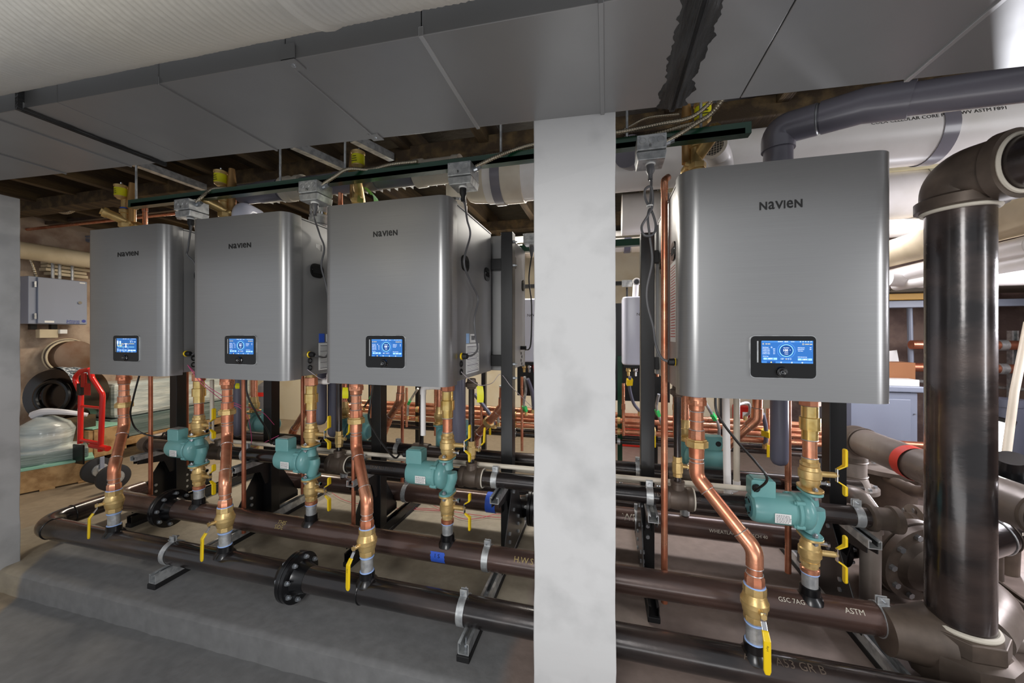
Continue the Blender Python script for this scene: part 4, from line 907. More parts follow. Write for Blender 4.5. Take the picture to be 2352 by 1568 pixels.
# ================================================================== brass vents on top of the boilers
vl = ['leftmost boiler', 'second boiler', 'third boiler', 'right-hand boiler']
for i, (px, py0, Y) in enumerate(((288, 512, 1.60), (516, 492, 1.60), (822, 456, 1.60), (1602, 378, 1.60))):
    x = XA(px, Y); P = lambda dx, dy, z: V((x+dx, Y+dy, BT+z)); sg = -1 if i < 2 else 1
    t = thing('relief_assembly', 'brass relief and air vent assembly with yellow cap on top of the '+vl[i], 'valve', P(0, 0, 0), 'brass vents on the boilers')
    part(t, 'base_fitting', MB().lathe(P(0, 0, -.01), Z_, [(0, .024), (.045, .024), (.047, .028), (.060, .028), (.062, .020), (.085, .020)], 24), M['brass'], smooth=40)
    part(t, 'hex_nut', MB().cyl(P(0, 0, .075), P(0, 0, .092), .026, n=6), M['brass'], smooth=0, bevel=.001)
    a, c = P(-.030*1, -.055, .125), P(.020, .055, .085)
    if i >= 2: a, c = P(.034, -.055, .150), P(-.022, .050, .090)
    part(t, 'cross_body', MB().cyl(a, c, .019, n=20).sph(c, .019), M['brass']); d = (a-c).normalized()
    part(t, 'hex_cap', MB().cyl(a-d*.004, a+d*.012, .022, n=20).cyl(a+d*.012, a+d*.020, .015, n=6), M['brass'], 'brass hex plug')
    part(t, 'vertical_body', MB().lathe(P(-.004, 0, .085), Z_, [(0, .018), (.050, .016), (.052, .021), (.066, .021), (.068, .014), (.120, .014)], 20), M['brass'])
    h = .040
    vx = -.006 if i < 2 else .012
    part(t, 'vent_cap', MB().lathe(P(vx, -.014, .195), Z_, [(0, .014), (.006, .020), (.008, .0235), (.050, .0235), (.052, .026), (.058, .026), (.062, .018)], 24), M['brass'])
    part(t, 'yellow_band', MB().lathe(P(vx, -.014, .206), Z_, [(0, .0242), (.034, .0242)], 24, caps=False), M['ylabel'], 'yellow printed band')
    mb = MB()
    for k in range(3): mb.box(P(vx, -.0388, .214+k*.008), (.024-.004*k, .0006, .0022))
    part(t, 'label_print', mb, M['ink'], smooth=0)
    part(t, 'schrader_cap', MB().lathe(P(vx+.004, -.014, .255), Z_, [(0, .006), (.010, .006), (.012, .004)], 10), M['chrome'])
    rx = .026 if i < 2 else -.030
    part(t, 'relief_valve', MB().lathe(P(rx, .012, .10), Z_, [(0, .014), (.055, .014), (.060, .022), (.078, .024), (.085, .021), (.140, .015), (.170, .012)], 20), M['bronze'], 'bronze relief valve')
    part(t, 'link_pipe', MB().cyl(P(rx, .012, .10), P(0, 0, .085), .013, n=12), M['brass'])
    if i == 0:
        for z in (.140, .158): part(t, 'tape_ring', MB().band(P(-.004, 0, z), Z_, .015, .005, .002, 18), M['btape'])
    if i == 2:
        fs_ = []; b = MB()
        pr = [(math.cos(k*PI/8-PI/2)*.060, math.sin(k*PI/8-PI/2)*.060) for k in range(9)]
        vs = []
        for k, (u, v_) in enumerate(pr): vs += [P(.045+u*.8, -.015-.012, .062+v_), P(.045+u*.8-.004, .022, .062+v_-.01)]
        part(t, 'plastic_strap', b.add(vs, [(2*k, 2*k+1, 2*k+3, 2*k+2) for k in range(8)]), M['gband'], 'curled bright green plastic strap')
    t.scale = (1.25, 1.25, 1.40)
    # copper discharge line beside it
dl = [(333, 470, 880, 1.63), (537, 455, 880, 1.66), (780, 400, 880, 1.64)]
def copper_line(px, y0, y1, Y, label, r=.0105, top_elbow=None, m='copperd', group='thin copper drain lines', zt=None, zbm=None):
    a = PY(px, y0, Y); c = PY(px, y1, Y)
    if zt is not None: a.z = zt
    if zbm is not None: c.z = zbm
    c.x = a.x
    t = thing('copper_line', label, 'pipe', c, group)
    part(t, 'pipe', MB().cyl(c, a, r, n=14), M[m])
    return t, a, c, r
copper_line(346, 0, 0, 1.60, 'thin copper line dropping between the leftmost riser and pump', zt=BB+.01, zbm=.13)
copper_line(429, 0, 0, 1.905, 'thin copper line dropping behind the leftmost pump', zt=BB-.02, zbm=.25)
t, a, c, r = copper_line(560, 0, 0, 1.60, 'thin copper line just right of the second riser', zt=BB+.01, zbm=.06)
copper_line(812, 0, 0, 1.615, 'thin copper line just left of the third riser', zt=BB+.01, zbm=.12)
copper_line(924, 0, 0, 2.3, 'thin copper line between the third riser and third pump, behind', zt=BB, zbm=.10)
copper_line(695, 0, 0, 1.90, 'thin copper line just behind the second pump', zt=BB, zbm=.16)
t, a, c, r = copper_line(1526, 0, 0, 1.615, 'tall copper line running floor to rail left of the large boiler', zt=H+.60, zbm=.055, m='copper', r=.013)
part(t, 'top_elbow', MB().tube(fillet([a-Z_*.01, a+Z_*.03, a+V((.02, .05, .06))], .02, 5), .0145, 12), M['copper'])
copper_line(1810, 0, 0, 1.93, 'thin copper line behind the right-hand pump', zt=BB, zbm=.07, m='copper', r=.0125)
for (px, y0, Y, z1) in ((333, 478, 1.66, H+.86), (537, 458, 1.66, None), (782, 408, 1.66, None)):
    p = PY(px, y0, Y); q = V((p.x, p.y, BT-.01))
    t = thing('copper_stub', 'short upright copper stub on top of the '+{333: 'leftmost', 537: 'second', 782: 'third'}[px]+' boiler', 'pipe', q, 'copper stubs on the boilers')
    part(t, 'pipe', MB().cyl(q, p, .012, n=14), M['copper']); part(t, 'elbow', MB().tube(fillet([p-Z_*.02, p+Z_*.008, p+V((-.022, .0, .022))], .018, 5), .014, 14), M['copper'])
    part(t, 'solder_ring', MB().ring(p-Z_*.02, Z_, .0125, .0015, 14, 5), M['solder'])
    if px == 333: part(t, 'green_elbow', MB().tube([p+V((-.014, 0, .016)), p+V((-.075, 0, .034))], .010, 8), M['gtape'], 'green taped end')

# ================================================================== flue pipes and terminals above the boilers
FYc, FZ = 1.665, H+.800
def xtube(par, nm, x0, x1, Y, z, r, m, n=30): return part(par, nm, MB().cyl((x0, Y, z), (x1, Y, z), r, n=n), M[m])
t = thing('vent_pipe', 'dark grey vent pipe with cream tees running above the three left boilers', 'pipe', (0, FYc, FZ))
xtube(t, 'pipe', XA(556, FYc), XA(952, FYc), FYc, FZ-.0, .054, 'pvcg')
xtube(t, 'coupling', XA(600, FYc), XA(648, FYc), FYc, FZ, .0585, 'pvcg'); xtube(t, 'coupling', XA(775, FYc), XA(868, FYc), FYc, FZ, .0575, 'pvcg')
for (a, c, px) in ((655, 700, 735), (956, 1060, 1045)):
    k = part(t, 'tee', MB().lathe((XA(a, FYc), FYc, FZ), X_, [(0, .058), (.002, .067), (.045, .067), (.050, .061), (XA(c, FYc)-XA(a, FYc)-.04, .061), (XA(c, FYc)-XA(a, FYc)-.036, .066), (XA(c, FYc)-XA(a, FYc), .066)], 30), M['pvc'], 'cream vent tee')
for (px) in (735, 1044):
    x = XA(px, 1.60) if px > 900 else XA(728, 1.60)
    part(t, 'riser', MB().lathe((x, 1.62, BT-.01), Z_, [(0, .046), (.03, .046), (.032, .052), (.066, .052), (.068, .047), (.16, .047)], 26), M['galv'] if px < 900 else M['pvc'], 'short vent riser')
    part(t, 'hose_clamp', MB().band((x, 1.62, BT+.075), Z_, .048, .012, .002, 26), M['chrome'])
t = thing('large_vent_main', 'largest cream vent main running right above the boilers behind the column', 'pipe', (0, 2.1, H+.907))
xm0 = XA(1085, 2.1)
part(t, 'pipe', MB().cyl((xm0+.10, 2.1, H+.907), (3.3, 2.1, H+.907), .124, n=44), M['pvcw'])
part(t, 'end_coupling', MB().lathe((xm0-.02, 2.1, H+.907), X_, [(0, .10), (.03, .112), (.20, .125), (.202, .134), (.34, .134), (.342, .126)], 44), M['pvc'])
for px in (1150, 2132):
    b = MB().band((XA(px, 2.1), 2.1, H+.907), X_, .126 if px > 2000 else .136, .055, .003, 40); part(t, 'strap', b, M['pvcg'], 'dark hanger strap')
mb = MB(); pipe_text(mb, 'COEX CELLULAR CORE PVC-DWV ASTM F891', XA(1960, 2.1), 2.1, H+.907, .124, .18, .016); pipe_text(mb, 'CORE LINE', XA(2240, 2.1), 2.1, H+.907, .124, .45, .03)
pipe_text(mb, 'TRINIDAD', XA(1738, 2.1), 2.1, H+.907, .1245, -.10, .020) if 0 else None
part(t, 'writing', mb, M['ink'], smooth=0)
t = thing('lower_vent_main', 'cream vent main below and behind the largest one at right', 'pipe', (0, 2.75, H+.85))
part(t, 'pipe', MB().cyl((XA(1428, 2.75), 2.75, H+.85), (3.9, 2.75, H+.85), .145, n=40), M['pvcw'])
part(t, 'strap', MB().band((XA(2112, 2.75), 2.75, H+.85), X_, .147, .06, .003, 40), M['galv'], 'grey hanger strap')
part(t, 'strap', MB().band((XA(1520, 2.75), 2.75, H+.85), X_, .147, .05, .003, 40), M['galv'])
t = thing('rear_vent_main', 'cream vent main low behind the column, crossing both its sides', 'pipe', (0, 3.2, H+.72))
part(t, 'pipe', MB().cyl((XA(1130, 3.3), 3.3, H+.80), (2.4, 3.3, H+.80), .09, n=30), M['pvcw'])
for px in (1150, 1186, 1205, 1450, 1480): part(t, 'coupling', MB().cyl((XA(px, 3.3), 3.3, H+.80), (XA(px, 3.3)+.10, 3.3, H+.80), .098, n=30), M['pvc'])
part(t, 'strap', MB().band((XA(1440, 3.3), 3.3, H+.80), X_, .10, .05, .003, 30), M['pvcd'])
for (x, Y, z, r, wh) in ((.55, 2.1, H+.907, .124, 'largest'), (1.75, 2.1, H+.907, .124, 'largest'), (-.2, 3.3, H+.80, .09, 'rear'), (.42, 3.3, H+.80, .09, 'rear'), (1.2, 2.75, H+.85, .145, 'lower'), (2.3, 2.75, H+.85, .145, 'lower')):
    single('threaded_rod', MB().cyl((x, Y, z+r-.004), (x, Y, 2.365), .006, n=8), M['galv'], 'hanger rod holding the '+wh+' cream vent main at its '+('left' if x in (.55, -.2, 1.2) else 'right')+' part', 'rod', 'vent main hanger rods')
# grey flue leaving the right-hand boiler
t = thing('vent_pipe', 'grey vent pipe rising from the right-hand boiler and running off top right', 'pipe', PY(1785, 362, 1.60))
p0 = PY(1787, 372, 1.60); p1 = PY(1787, 300, 1.60); p2 = PY(1985, 243, 1.47); p3 = PY(2400, 186, 1.30); p0.z = BT-.01
part(t, 'pipe', MB().tube(fillet([p0, p1, p2, p3], .06, 8), .0475, 30), M['pvcg'])
d1 = (p2-p1).normalized(); d2 = (p3-p2).normalized()
part(t, 'elbow', MB().tube(fillet([p1-Z_*.075, p1, p1+d1*.115], .075, 8), .054, 30), M['pvcg'], 'grey plastic elbow')
part(t, 'elbow', MB().tube(fillet([p2-d1*.11, p2, p2+d2*.11], .08, 8), .0545, 30), M['pvcg'])
part(t, 'gasket', MB().ring(p2+d2*.52, d2, .0485, .004, 30, 6), M['hole']); part(t, 'gasket', MB().ring(p1+d1*.118, d1, .049, .0035, 30, 6), M['galv'])
part(t, 'adapter', MB().box2(p0+V((-.062, -.05, 0)), p0+V((.062, .06, .045))), M['pvcd'], smooth=0, bevel=.01)
def terminal(px, py, Y, lab, r=.050, sx=1, down=.16):
    c = PY(px, py, Y); d = V((-.55, -1, .12)).normalized() if sx > 0 else V((-.85, -1, .1)).normalized()
    t = thing('intake_terminal', lab, 'vent', c, 'gridded air intakes')
    part(t, 'elbow', MB().tube(fillet([c, c-d*.10, c-d*.10+V((.02, .02, -(c.z-BT)))], .05, 8), r, 28), M['pvcw'])
    part(t, 'rim', MB().lathe(c-d*.012, d, [(0, r+.004), (.018, r+.004), (.018, r-.010), (.004, r-.012)], 28, caps=False), M['pvcw'])
    part(t, 'recess', MB().cyl(c-d*.003, c+d*.0015, r-.004, n=24), M['cord'])
    g = MB(); x, y = frame(d)
    for k in range(-4, 5):
        o = k*.0105; L = math.sqrt(max(0, (r-.008)**2-o*o))
        if L > .004:
            for u, v_ in ((x, y), (y, x)): g.tube([c+u*o-v_*L+d*.003, c+u*o+v_*L+d*.003], .0011, 4)
    part(t, 'grid', g, M['grille'], smooth=0)['kind'] = 'stuff'
terminal(411, 487, 1.66, 'round gridded air intake above the leftmost boiler', .040, -1)
terminal(1640, 338, 1.72, 'round gridded air intake above the large right-hand boiler', .048, 1, .12)
t = single('vent_elbow', MB().tube(fillet([PY(555, 490, 1.62)-Z_*.06, PY(555, 480, 1.62), PY(590, 490, 1.75)-Z_*.02], .05, 8), .046, 26), M['heater'], 'pale blue-white vent elbow on top of the second boiler', 'pipe')
single('flue_socket', MB().lathe(PY(1441, 352, 1.9)-Y_*.02, (.55, .8, .1), [(0, .075), (.01, .078), (.06, .078), (.062, .068), (.20, .068)], 30), M['pvcg'], 'dark open vent socket just right of the centre column', 'pipe')
# white beam light under the ceiling
t = thing('ceiling_light', 'long pale louvred ceiling light seen above the green rail', 'light', PY(830, 375, 2.0))
a = PY(600, 400, 2.05); c = PY(1052, 352, 2.05)
zz = H+.94
part(t, 'housing', MB().box2((a.x, 2.0, zz), (c.x, 2.10, zz+.055)), M['fixt'], smooth=0, bevel=.004)
part(t, 'lamp_tube', MB().cyl((c.x-.42, 2.02, zz-.012), (c.x-.05, 2.02, zz-.012), .013), M['lampf'], 'glowing tube')
for k in range(26): part(t, 'louvre', MB().box((a.x+.05+k*(c.x-a.x-.1)/25, 2.05, zz-.012), (.002, .10, .024)), M['white'], smooth=0)
for i, (px, py, pxe, pye) in enumerate(((672, 340, 790, 392), (810, 325, 900, 370), (285, 372, 470, 438))):
    p = PY(px, py, 1.15); z = H+[.98, 1.0, .97][i]; p = PZ(px, py, z); q = PZ(pxe, pye, z)
    x = (p.x+q.x)/2 if i < 2 else p.x
    t_ = single('ceiling_channel', channel(MB(), (p.x, p.y, z), (q.x, q.y, z)), M['galv'], ['galvanised channel above the gap between the second and third boilers', 'shorter galvanised channel behind the third brass vent', 'galvanised channel above the leftmost boilers'][i], 'rail', 'galvanised ceiling channels', smooth=0)
# ================================================================== rear row of the rack
RB0, RB1 = 1.950, 2.42
rlab = ['behind the leftmost boiler', 'behind the second boiler', 'seen edge-on between the third boiler and the centre column', 'behind the large right-hand boiler']
for i, (x0, x1) in enumerate(((-2.62, -2.03), (-1.90, -1.31), (-1.14, -.515), (.24, .83))):
    t = thing('wall_boiler', 'rear-row grey wall boiler '+rlab[i], 'boiler', ((x0+x1)/2, RB0, BB), 'rear row of wall boilers')
    part(t, 'cabinet_body', MB().box2((x0, RB0, BB+.01), (x1, RB1-.08, BT-.005)), M['side'], smooth=0, bevel=.003)
    b = MB(); R = .06; po = [(x0, RB1-.078)]+[(x0+R-R*math.cos(a), RB1-R+R*math.sin(a)) for a in [PI/2*k/8 for k in range(9)]]+[(x1-R+R*math.sin(a), RB1-R+R*math.cos(a)) for a in [PI/2*k/8 for k in range(9)]]+[(x1, RB1-.078)]
    b.prism(po, (0, 0, BB), X_, Y_, BT-BB); part(t, 'front_cover', b, M['steel'], smooth=40)
    for sx, xx in ((1, x1), (-1, x0)):
        for yy in (2.03, 2.30):
            hd = part(t, 'side_handle', MB().prism(rrect(.060, .072, .026), (xx, yy, BB+.52), Y_*sx, Z_, .005), M['blackpl'], 'black recessed carrying handle', smooth=40)
            part(hd, 'handle_slot', MB().box((xx+sx*.0055, yy, BB+.52), (.001, .036, .026)), M['hole'], smooth=0)
    if i == 2:
        for k in range(4): part(t, 'cable_grommet', MB().cyl((x1, 2.25+.02*(k % 2), BB+.09-.022*k), (x1+.002, 2.25+.02*(k % 2), BB+.09-.022*k), .009), M['rubber'])
        pts = [PY(1222, 580, 2.3), PY(1215, 640, 2.3), PY(1221, 700, 2.3), PY(1219, 790, 2.3), PY(1208, 803, 2.28), V((x1+.03, 2.24, BB+.125))]
        c = thing('plug_cord', 'dark cord from the rear junction box to the rear boiler left of the column', 'cord', pts[0], 'boiler power cords')
        part(c, 'cord', MB().tube(smoothpath(pts, 8), .0045, 8), M['cordb']); part(c, 'cord_gland', MB().cyl((x1, 2.24, BB+.125), (x1+.035, 2.24, BB+.125), .012, n=10), M['rubber'])
        part(c, 'plug', MB().lathe(PY(1221, 565, 2.3), -Z_, [(0, .016), (.03, .013), (.07, .006)], 12), M['cord'])
t = thing('strut_rail', 'rear green strut rail with cable, glimpsed either side of the centre column', 'rail', (0, 2.34, H+.56))
part(t, 'channel', channel(MB(), (-.56, 2.34, H+.560), (.40, 2.34, H+.560), up=Y_), M['green'], smooth=0)
armored([V((-.56, 2.33, H+.59)), V((0, 2.33, H+.592)), V((.40, 2.33, H+.59))], 'rear armoured cable on the rear green rail', .006)
t = thing('junction_box', 'rear junction box with knockouts just left of the centre column', 'electrical box', PY(1222, 550, 2.28), 'junction boxes on the rail'); p = PY(1222, 548, 2.26)
b = part(t, 'box', MB().box(p, (.10, .06, .055)), M['galv'], smooth=0, bevel=.002)
for dx in (-.030, 0, .030): part(b, 'knockout', MB().ring(p+V((dx, -.031, .004)), Y_, .0105, .0012, 18, 5), M['galv'])
part(t, 'receptacle_cover', MB().box(p-Z_*.036, (.085, .06, .014)), M['galv'], smooth=0)
# rear headers
EY, EZ = 2.08, H-.990
t = thing('header_pipe', 'rear brown-black header pipe with stencilled letters, low behind the rack posts', 'pipe', (0, EY, EZ))
part(t, 'pipe', MB().cyl((-2.3, EY, EZ), (1.12, EY, EZ), .055, n=28), M['pipeb'])
flange(t, (XA(1216, EY)+.02, EY, EZ), X_, .055, .10); flange(t, (1.06, EY, EZ), X_, .055, .098, rot=.2)
for x in (XA(935, EY), XA(1463, EY)): clamp(t, (x, EY, EZ), X_, .055)
part(t, 'tape_strip', MB().band((XA(1131, EY), EY, EZ), X_, .0555, .06, .001, 28), M['btape'], 'blue masking tape')
mb = MB(); pipe_text(mb, 'WHEATLAND', PY(1622, 1206, EY).x, EY, EZ, .055, .10, .0155); pipe_text(mb, 'SCH 40', PY(1719, 1217, EY).x, EY, EZ, .055, .10, .0145)
pipe_text(mb, 'WR1', PY(1428, 1182, EY).x, EY, EZ, .055, .25, .034); pipe_text(mb, 'R 4"', PY(1500, 1192, EY).x, EY, EZ, .055, .15, .012); pipe_text(mb, 'WHE', PY(1822, 1228, EY).x, EY, EZ, .055, .10, .015)
part(t, 'writing', mb, M['chalk'], 'white stencilled writing', smooth=0)
FY2 = 2.38
t = thing('header_pipe', 'farthest rack header pipe, mostly hidden behind the rear posts', 'pipe', (0, FY2, BZ)); part(t, 'pipe', MB().cyl((-2.3, FY2, BZ), (1.1, FY2, BZ), .05, n=24), M['pipe'])
DY, DZ = 1.985, CZ
t = thing('gas_header', 'rear black gas header running level behind the posts at pump height', 'pipe', (0, DY, DZ))
part(t, 'pipe', MB().cyl((-2.45, DY, DZ), (1.1, DY, DZ), CR, n=24), M['pipe']); clamp(t, (XA(915, DY), DY, DZ), X_, CR); clamp(t, (XA(1466, DY), DY, DZ), X_, CR)
for px in (968, 1558):
    part(t, 'tee', MB().lathe((XA(px, DY)-.05, DY, DZ), X_, [(0, CR+.008), (.02, CR+.010), (.05, CR+.012), (.08, CR+.010), (.10, CR+.008)], 24), M['iron'])
for px in (968,):
    x = XA(px, DY); t = thing('gas_drop', 'thin black gas pipe of the rear row left of the third pump', 'pipe', (x, DY, DZ+.03)); part(t, 'pipe', MB().cyl((x, DY, DZ+.03), (x, DY, BB), .013, n=14), M['pipe'])
# rear pumps
def rear_pump(px, lab, wh):
    x = XA(px, EY); P = lambda z: V((x, EY, H+z))
    t = thing('circulator_pump', lab, 'pump', P(-.708), 'teal circulator pumps behind'); c = P(-.628)
    part(t, 'motor_housing', MB().lathe(c+X_*.05, X_, [(0, .053), (.12, .054), (.133, .05), (.14, .04)], 30), M['teal']); part(t, 'end_cap', MB().lathe(c+X_*.188, X_, [(0, .042), (.005, .036), (.006, .03)], 26), M['teald'])
    part(t, 'volute', MB().lathe(c+X_*.04, -X_, [(0, .056), (.018, .0625), (.03, .06), (.04, .05), (.049, .02)], 32), M['teal'])
    part(t, 'motor_flange', MB().lathe(c+X_*.038, X_, [(0, .058), (.003, .061), (.013, .061), (.016, .055)], 30), M['teal'])
    jb = part(t, 'junction_box', MB().prism(rrect(.085, .07, .008), (x+.135, EY+.028, H-.552), -X_, Z_, -.056), M['teal'], smooth=40, bevel=.002)
    part(jb, 'knockout_plug', MB().cyl((x+.15, EY-.030, H-.550), (x+.15, EY-.026, H-.550), .013), M['rubber'])
    for z in (-.551, -.709): part(t, 'pump_flange', MB().prism(rrect(.058, .098, .027), P(z-.004), X_, Y_, .008), M['teal'], smooth=40)
    part(t, 'throat', MB().cyl(P(-.71), P(-.55), .024), M['teal'])
    t = thing('supply_riser', 'brass and copper riser above the rear pump '+wh, 'pipe', P(-.55), 'rear supply risers')
    part(t, 'pipe', MB().cyl(P(-.45), P(-.205), .0205), M['copper'])
    part(t, 'valve_body', MB().lathe(P(-.540), Z_, [(0, .030), (.01, .03), (.012, .024), (.022, .030), (.030, .034), (.056, .034), (.058, .029), (.070, .026), (.100, .024)], 24), M['brass'])
    part(t, 'flange', MB().prism(rrect(.058, .098, .027), P(-.545), X_, Y_, .008), M['brass'], smooth=40)
    part(t, 'check_valve', MB().lathe(P(-.26), Z_, [(0, .0245), (.05, .0245)], 20), M['brassb'])
    t = thing('pipe_nipple', 'brass valve and nipple below the rear pump '+wh, 'pipe fitting', P(-.93), 'nipples below rear pumps')
    part(t, 'valve_body', MB().lathe(P(-.83), Z_, [(0, .024), (.03, .03), (.035, .033), (.06, .033), (.065, .028), (.115, .028)], 20), M['brass']); part(t, 'nipple', MB().cyl(P(-.935), P(-.83), .023), M['galv'])
rear_pump(584, 'pale-lit rear teal pump between the second riser and second front pump', 'right of the second riser')
rear_pump(790, 'rear teal pump behind the third copper riser', 'behind the third riser')
rear_pump(1010, 'rear teal pump just behind the top of the third front pump', 'behind the third pump')
rear_pump(1573, 'rear teal pump behind the diagonal copper riser under the largest boiler', 'under the largest boiler')
def bent(name, label, cat, pts, r, m, R=.03, group=None, n=16, rings=(), fit=None):
    pts = [V(p) for p in pts]
    t = thing(name, label, cat, pts[-1], group); part(t, 'pipe', MB().tube(fillet(pts, R, 6), r, n), M[m])
    for k in range(1, len(pts)-1):
        a = (pts[k-1]-pts[k]).normalized(); c = (pts[k+1]-pts[k]).normalized(); L = R+.018
        part(t, 'elbow', MB().tube(fillet([pts[k]+a*L, pts[k], pts[k]+c*L], R, 6), r*1.16, n), M[fit or m])
        if m.startswith('copper'):
            for v_ in (a, c): part(t, 'solder_ring', MB().ring(pts[k]+v_*L, v_, r*1.1, r*.08, n, 5), M['solder'])
    return t
Yd = 2.12
bent('copper_bend', 'angled copper return pipe behind the rack post, left of the second pump', 'pipe', [PY(735, 880, 2.0), PY(707, 935, 2.0), PY(672, 992, 2.1), PY(671, 1040, 2.1)], .0215, 'copper', .04, 'angled rear copper pipes')
bent('copper_bend', 'angled copper return pipe behind the rack post, left of the third pump', 'pipe', [PY(921, 885, 2.0), PY(919, 920, 2.0), PY(893, 962, 2.1), PY(880, 1000, 2.15)], .0215, 'copper', .03, 'angled rear copper pipes')
t = bent('copper_bend', 'angled copper return pipe meeting the rack post left of the centre column', 'pipe', [PY(1156, 890, 2.02), PY(1155, 933, 2.02), PY(1090, 1005, 2.08), PY(1089, 1050, 2.08)], .0225, 'copper', .03, 'angled rear copper pipes')
c = (PY(1155, 933, 2.02)+PY(1090, 1005, 2.08))/2; d = (PY(1155, 933, 2.02)-PY(1090, 1005, 2.08)).normalized(); part(t, 'union_nut', MB().cyl(c-d*.012, c+d*.012, .034, n=8), M['brass'], smooth=0)
bent('copper_bend', 'angled copper return pipe under the middle of the largest boiler', 'pipe', [PY(1740, 915, 2.02), PY(1738, 962, 2.02), PY(1652, 1040, 2.08), PY(1625, 1080, 2.15)], .0215, 'copper', .035, 'angled rear copper pipes')
def canister(px, y1, Y, r, lab, m='pvcd'):
    x = XA(px, Y); zb_ = PY(px, y1, Y).z; t = thing('condensate_canister', lab, 'canister', (x, Y, zb_), 'hanging condensate canisters')
    part(t, 'canister_body', MB().lathe((x, Y, zb_), Z_, [(0, r*.3), (.006, r*.7), (.02, r*.95), (.035, r), (BB-zb_-.03, r)], 24), M[m], smooth=60)
    part(t, 'cap', MB().cyl((x, Y, BB-.035), (x, Y, BB+.004), r*1.08, n=24), M['pvcd'])
canister(1790, 1068, 1.93, .0355, 'grey rounded condensate canister under the largest boiler', 'pvcd')
canister(735, 975, 1.78, .036, 'dark violet-grey canister right of the second pump riser')
canister(768, 1003, 1.85, .036, 'dark canister behind the thin black gas drop right of the second pump')
canister(1052, 1022, 1.88, .042, 'dark canister just right of the third pump riser')
canister(545, 1002, 1.85, .022, 'thin violet-grey canister just right of the second copper riser')
def pvc(lab, pts, r, m='pvc', R=.02, g='condensate pipes'): return bent('condensate_pipe', lab, 'pipe', pts, r, m, R, g, 14, fit='pvcw')
zz = H-.717
pvc('cream condensate pipe running level behind the posts and up under the largest boiler', [(-1.95, 1.905, zz), (XA(1692, 1.905), 1.905, zz), (XA(1692, 1.905), 1.905, BB-.01)], .0135, 'pvc', .025)
pvc('cream condensate pipe resting behind the top of the front gas header', [PY(487, 872, 1.725), V((XA(487, 1.725), 1.725, H-.640)), V((XA(1740, 1.725), 1.725, H-.640))], .011, 'pvc', .02)
pvc('thicker cream vertical condensate pipe under the left part of the largest boiler', [V((XA(1666, 1.8), 1.8, BB-.005)), V((XA(1672, 1.8), 1.8, H-.79))], .0150, 'pvcw')
pvc('white condensate pipe dropping left of the third pump from an elbow', [V((XA(1018, 1.60), 1.60, BB-.040)), V((XA(972, 1.60), 1.60, BB-.040)), V((XA(972, 1.60), 1.60, H-.48))], .0125, 'pvcw')
pvc('white elbow stub below the gap between the second and third boilers', [V((XA(727, 1.6), 1.6, BB-.035)), V((XA(757, 1.6), 1.6, BB-.035)), V((XA(757, 1.6), 1.6, BB+.01))], .0125, 'pvcw')
pvc('white condensate manifold tucked under the middle of the largest boiler', [V((XA(1660, 1.62), 1.62, BB-.022)), V((XA(1760, 1.62), 1.62, BB-.022))], .0165, 'pvcw')
for (px, py, w_, h_, lab) in ((793, 902, .030, .055, 'yellow hang tag under the left end of the third boiler'), (1102, 905, .03, .075, 'curled yellow hang tag under the right end of the third boiler'), (546, 886, .022, .03, 'yellow hang tag just right of the second riser')):
    c = PY(px, py, 1.62); vs = []; n = 8
    for k in range(n+1):
        z = h_/2-h_*k/n; o = .012*math.sin(k/n*2.6)
        vs += [c+V((-w_/2+o*.5, -o, z)), c+V((w_/2+o*.5, -o*.3, z))]
    vs2 = vs+[v_+V((0, .0012, 0)) for v_ in vs]; m_ = len(vs)
    fs = [(2*k, 2*k+1, 2*k+3, 2*k+2) for k in range(n)]+[(m_+2*k+2, m_+2*k+3, m_+2*k+1, m_+2*k) for k in range(n)]+[(0, 1, m_+1, m_), (2*n+1, 2*n, m_+2*n, m_+2*n+1)]
    single('hang_tag', MB().add(vs2, fs), M['ylabel'], lab, 'tag', 'yellow tags')

# ================================================================== copper manifold stand and white heaters beyond
mx0, mx1 = XA(796, 2.95), XA(1890, 2.95)
ml = [('upper front', 2.95, -.661), ('lower front', 2.95, -.744), ('upper rear', 3.15, -.661), ('lower rear', 3.15, -.744)]
for nm, Y, z in ml:
    t = thing('copper_manifold', nm+' copper pipe of four running level in the far background', 'pipe', (mx0, Y, H+z), 'far copper manifold pipes')
    a = mx0 if Y < 3 else mx0+.03
    part(t, 'pipe', MB().cyl((a, Y, H+z), (mx1+(.1 if Y > 3 else 0), Y, H+z), .0205, n=16), M['copper'])
    for k in range(9):
        x = a+.2+k*.36; part(t, 'coupling', MB().cyl((x, Y, H+z), (x+.04, Y, H+z), .0225, n=16), M['copper'])
    if Y < 3:
        for px in (800, 960, 1183, 1421): part(t, 'pipe_clamp', MB().band((XA(px, Y), Y, H+z), X_, .021, .022, .006, 20), M['brass'])
for nm, Y, z in (('front', 2.95, -.822), ('rear', 3.15, -.84)):
    t = thing('manifold_pipe', nm+' black pipe running under the far copper manifolds', 'pipe', (mx0, Y, H+z), 'far black pipes'); part(t, 'pipe', MB().cyl((XA(870, 2.95), Y, H+z), (mx1, Y, H+z), .018, n=14), M['pipe'])
    for px in (1183, 1421): part(t, 'pipe_clamp', MB().band((XA(px, Y), Y, H+z), X_, .019, .022, .006, 20), M['galv'])
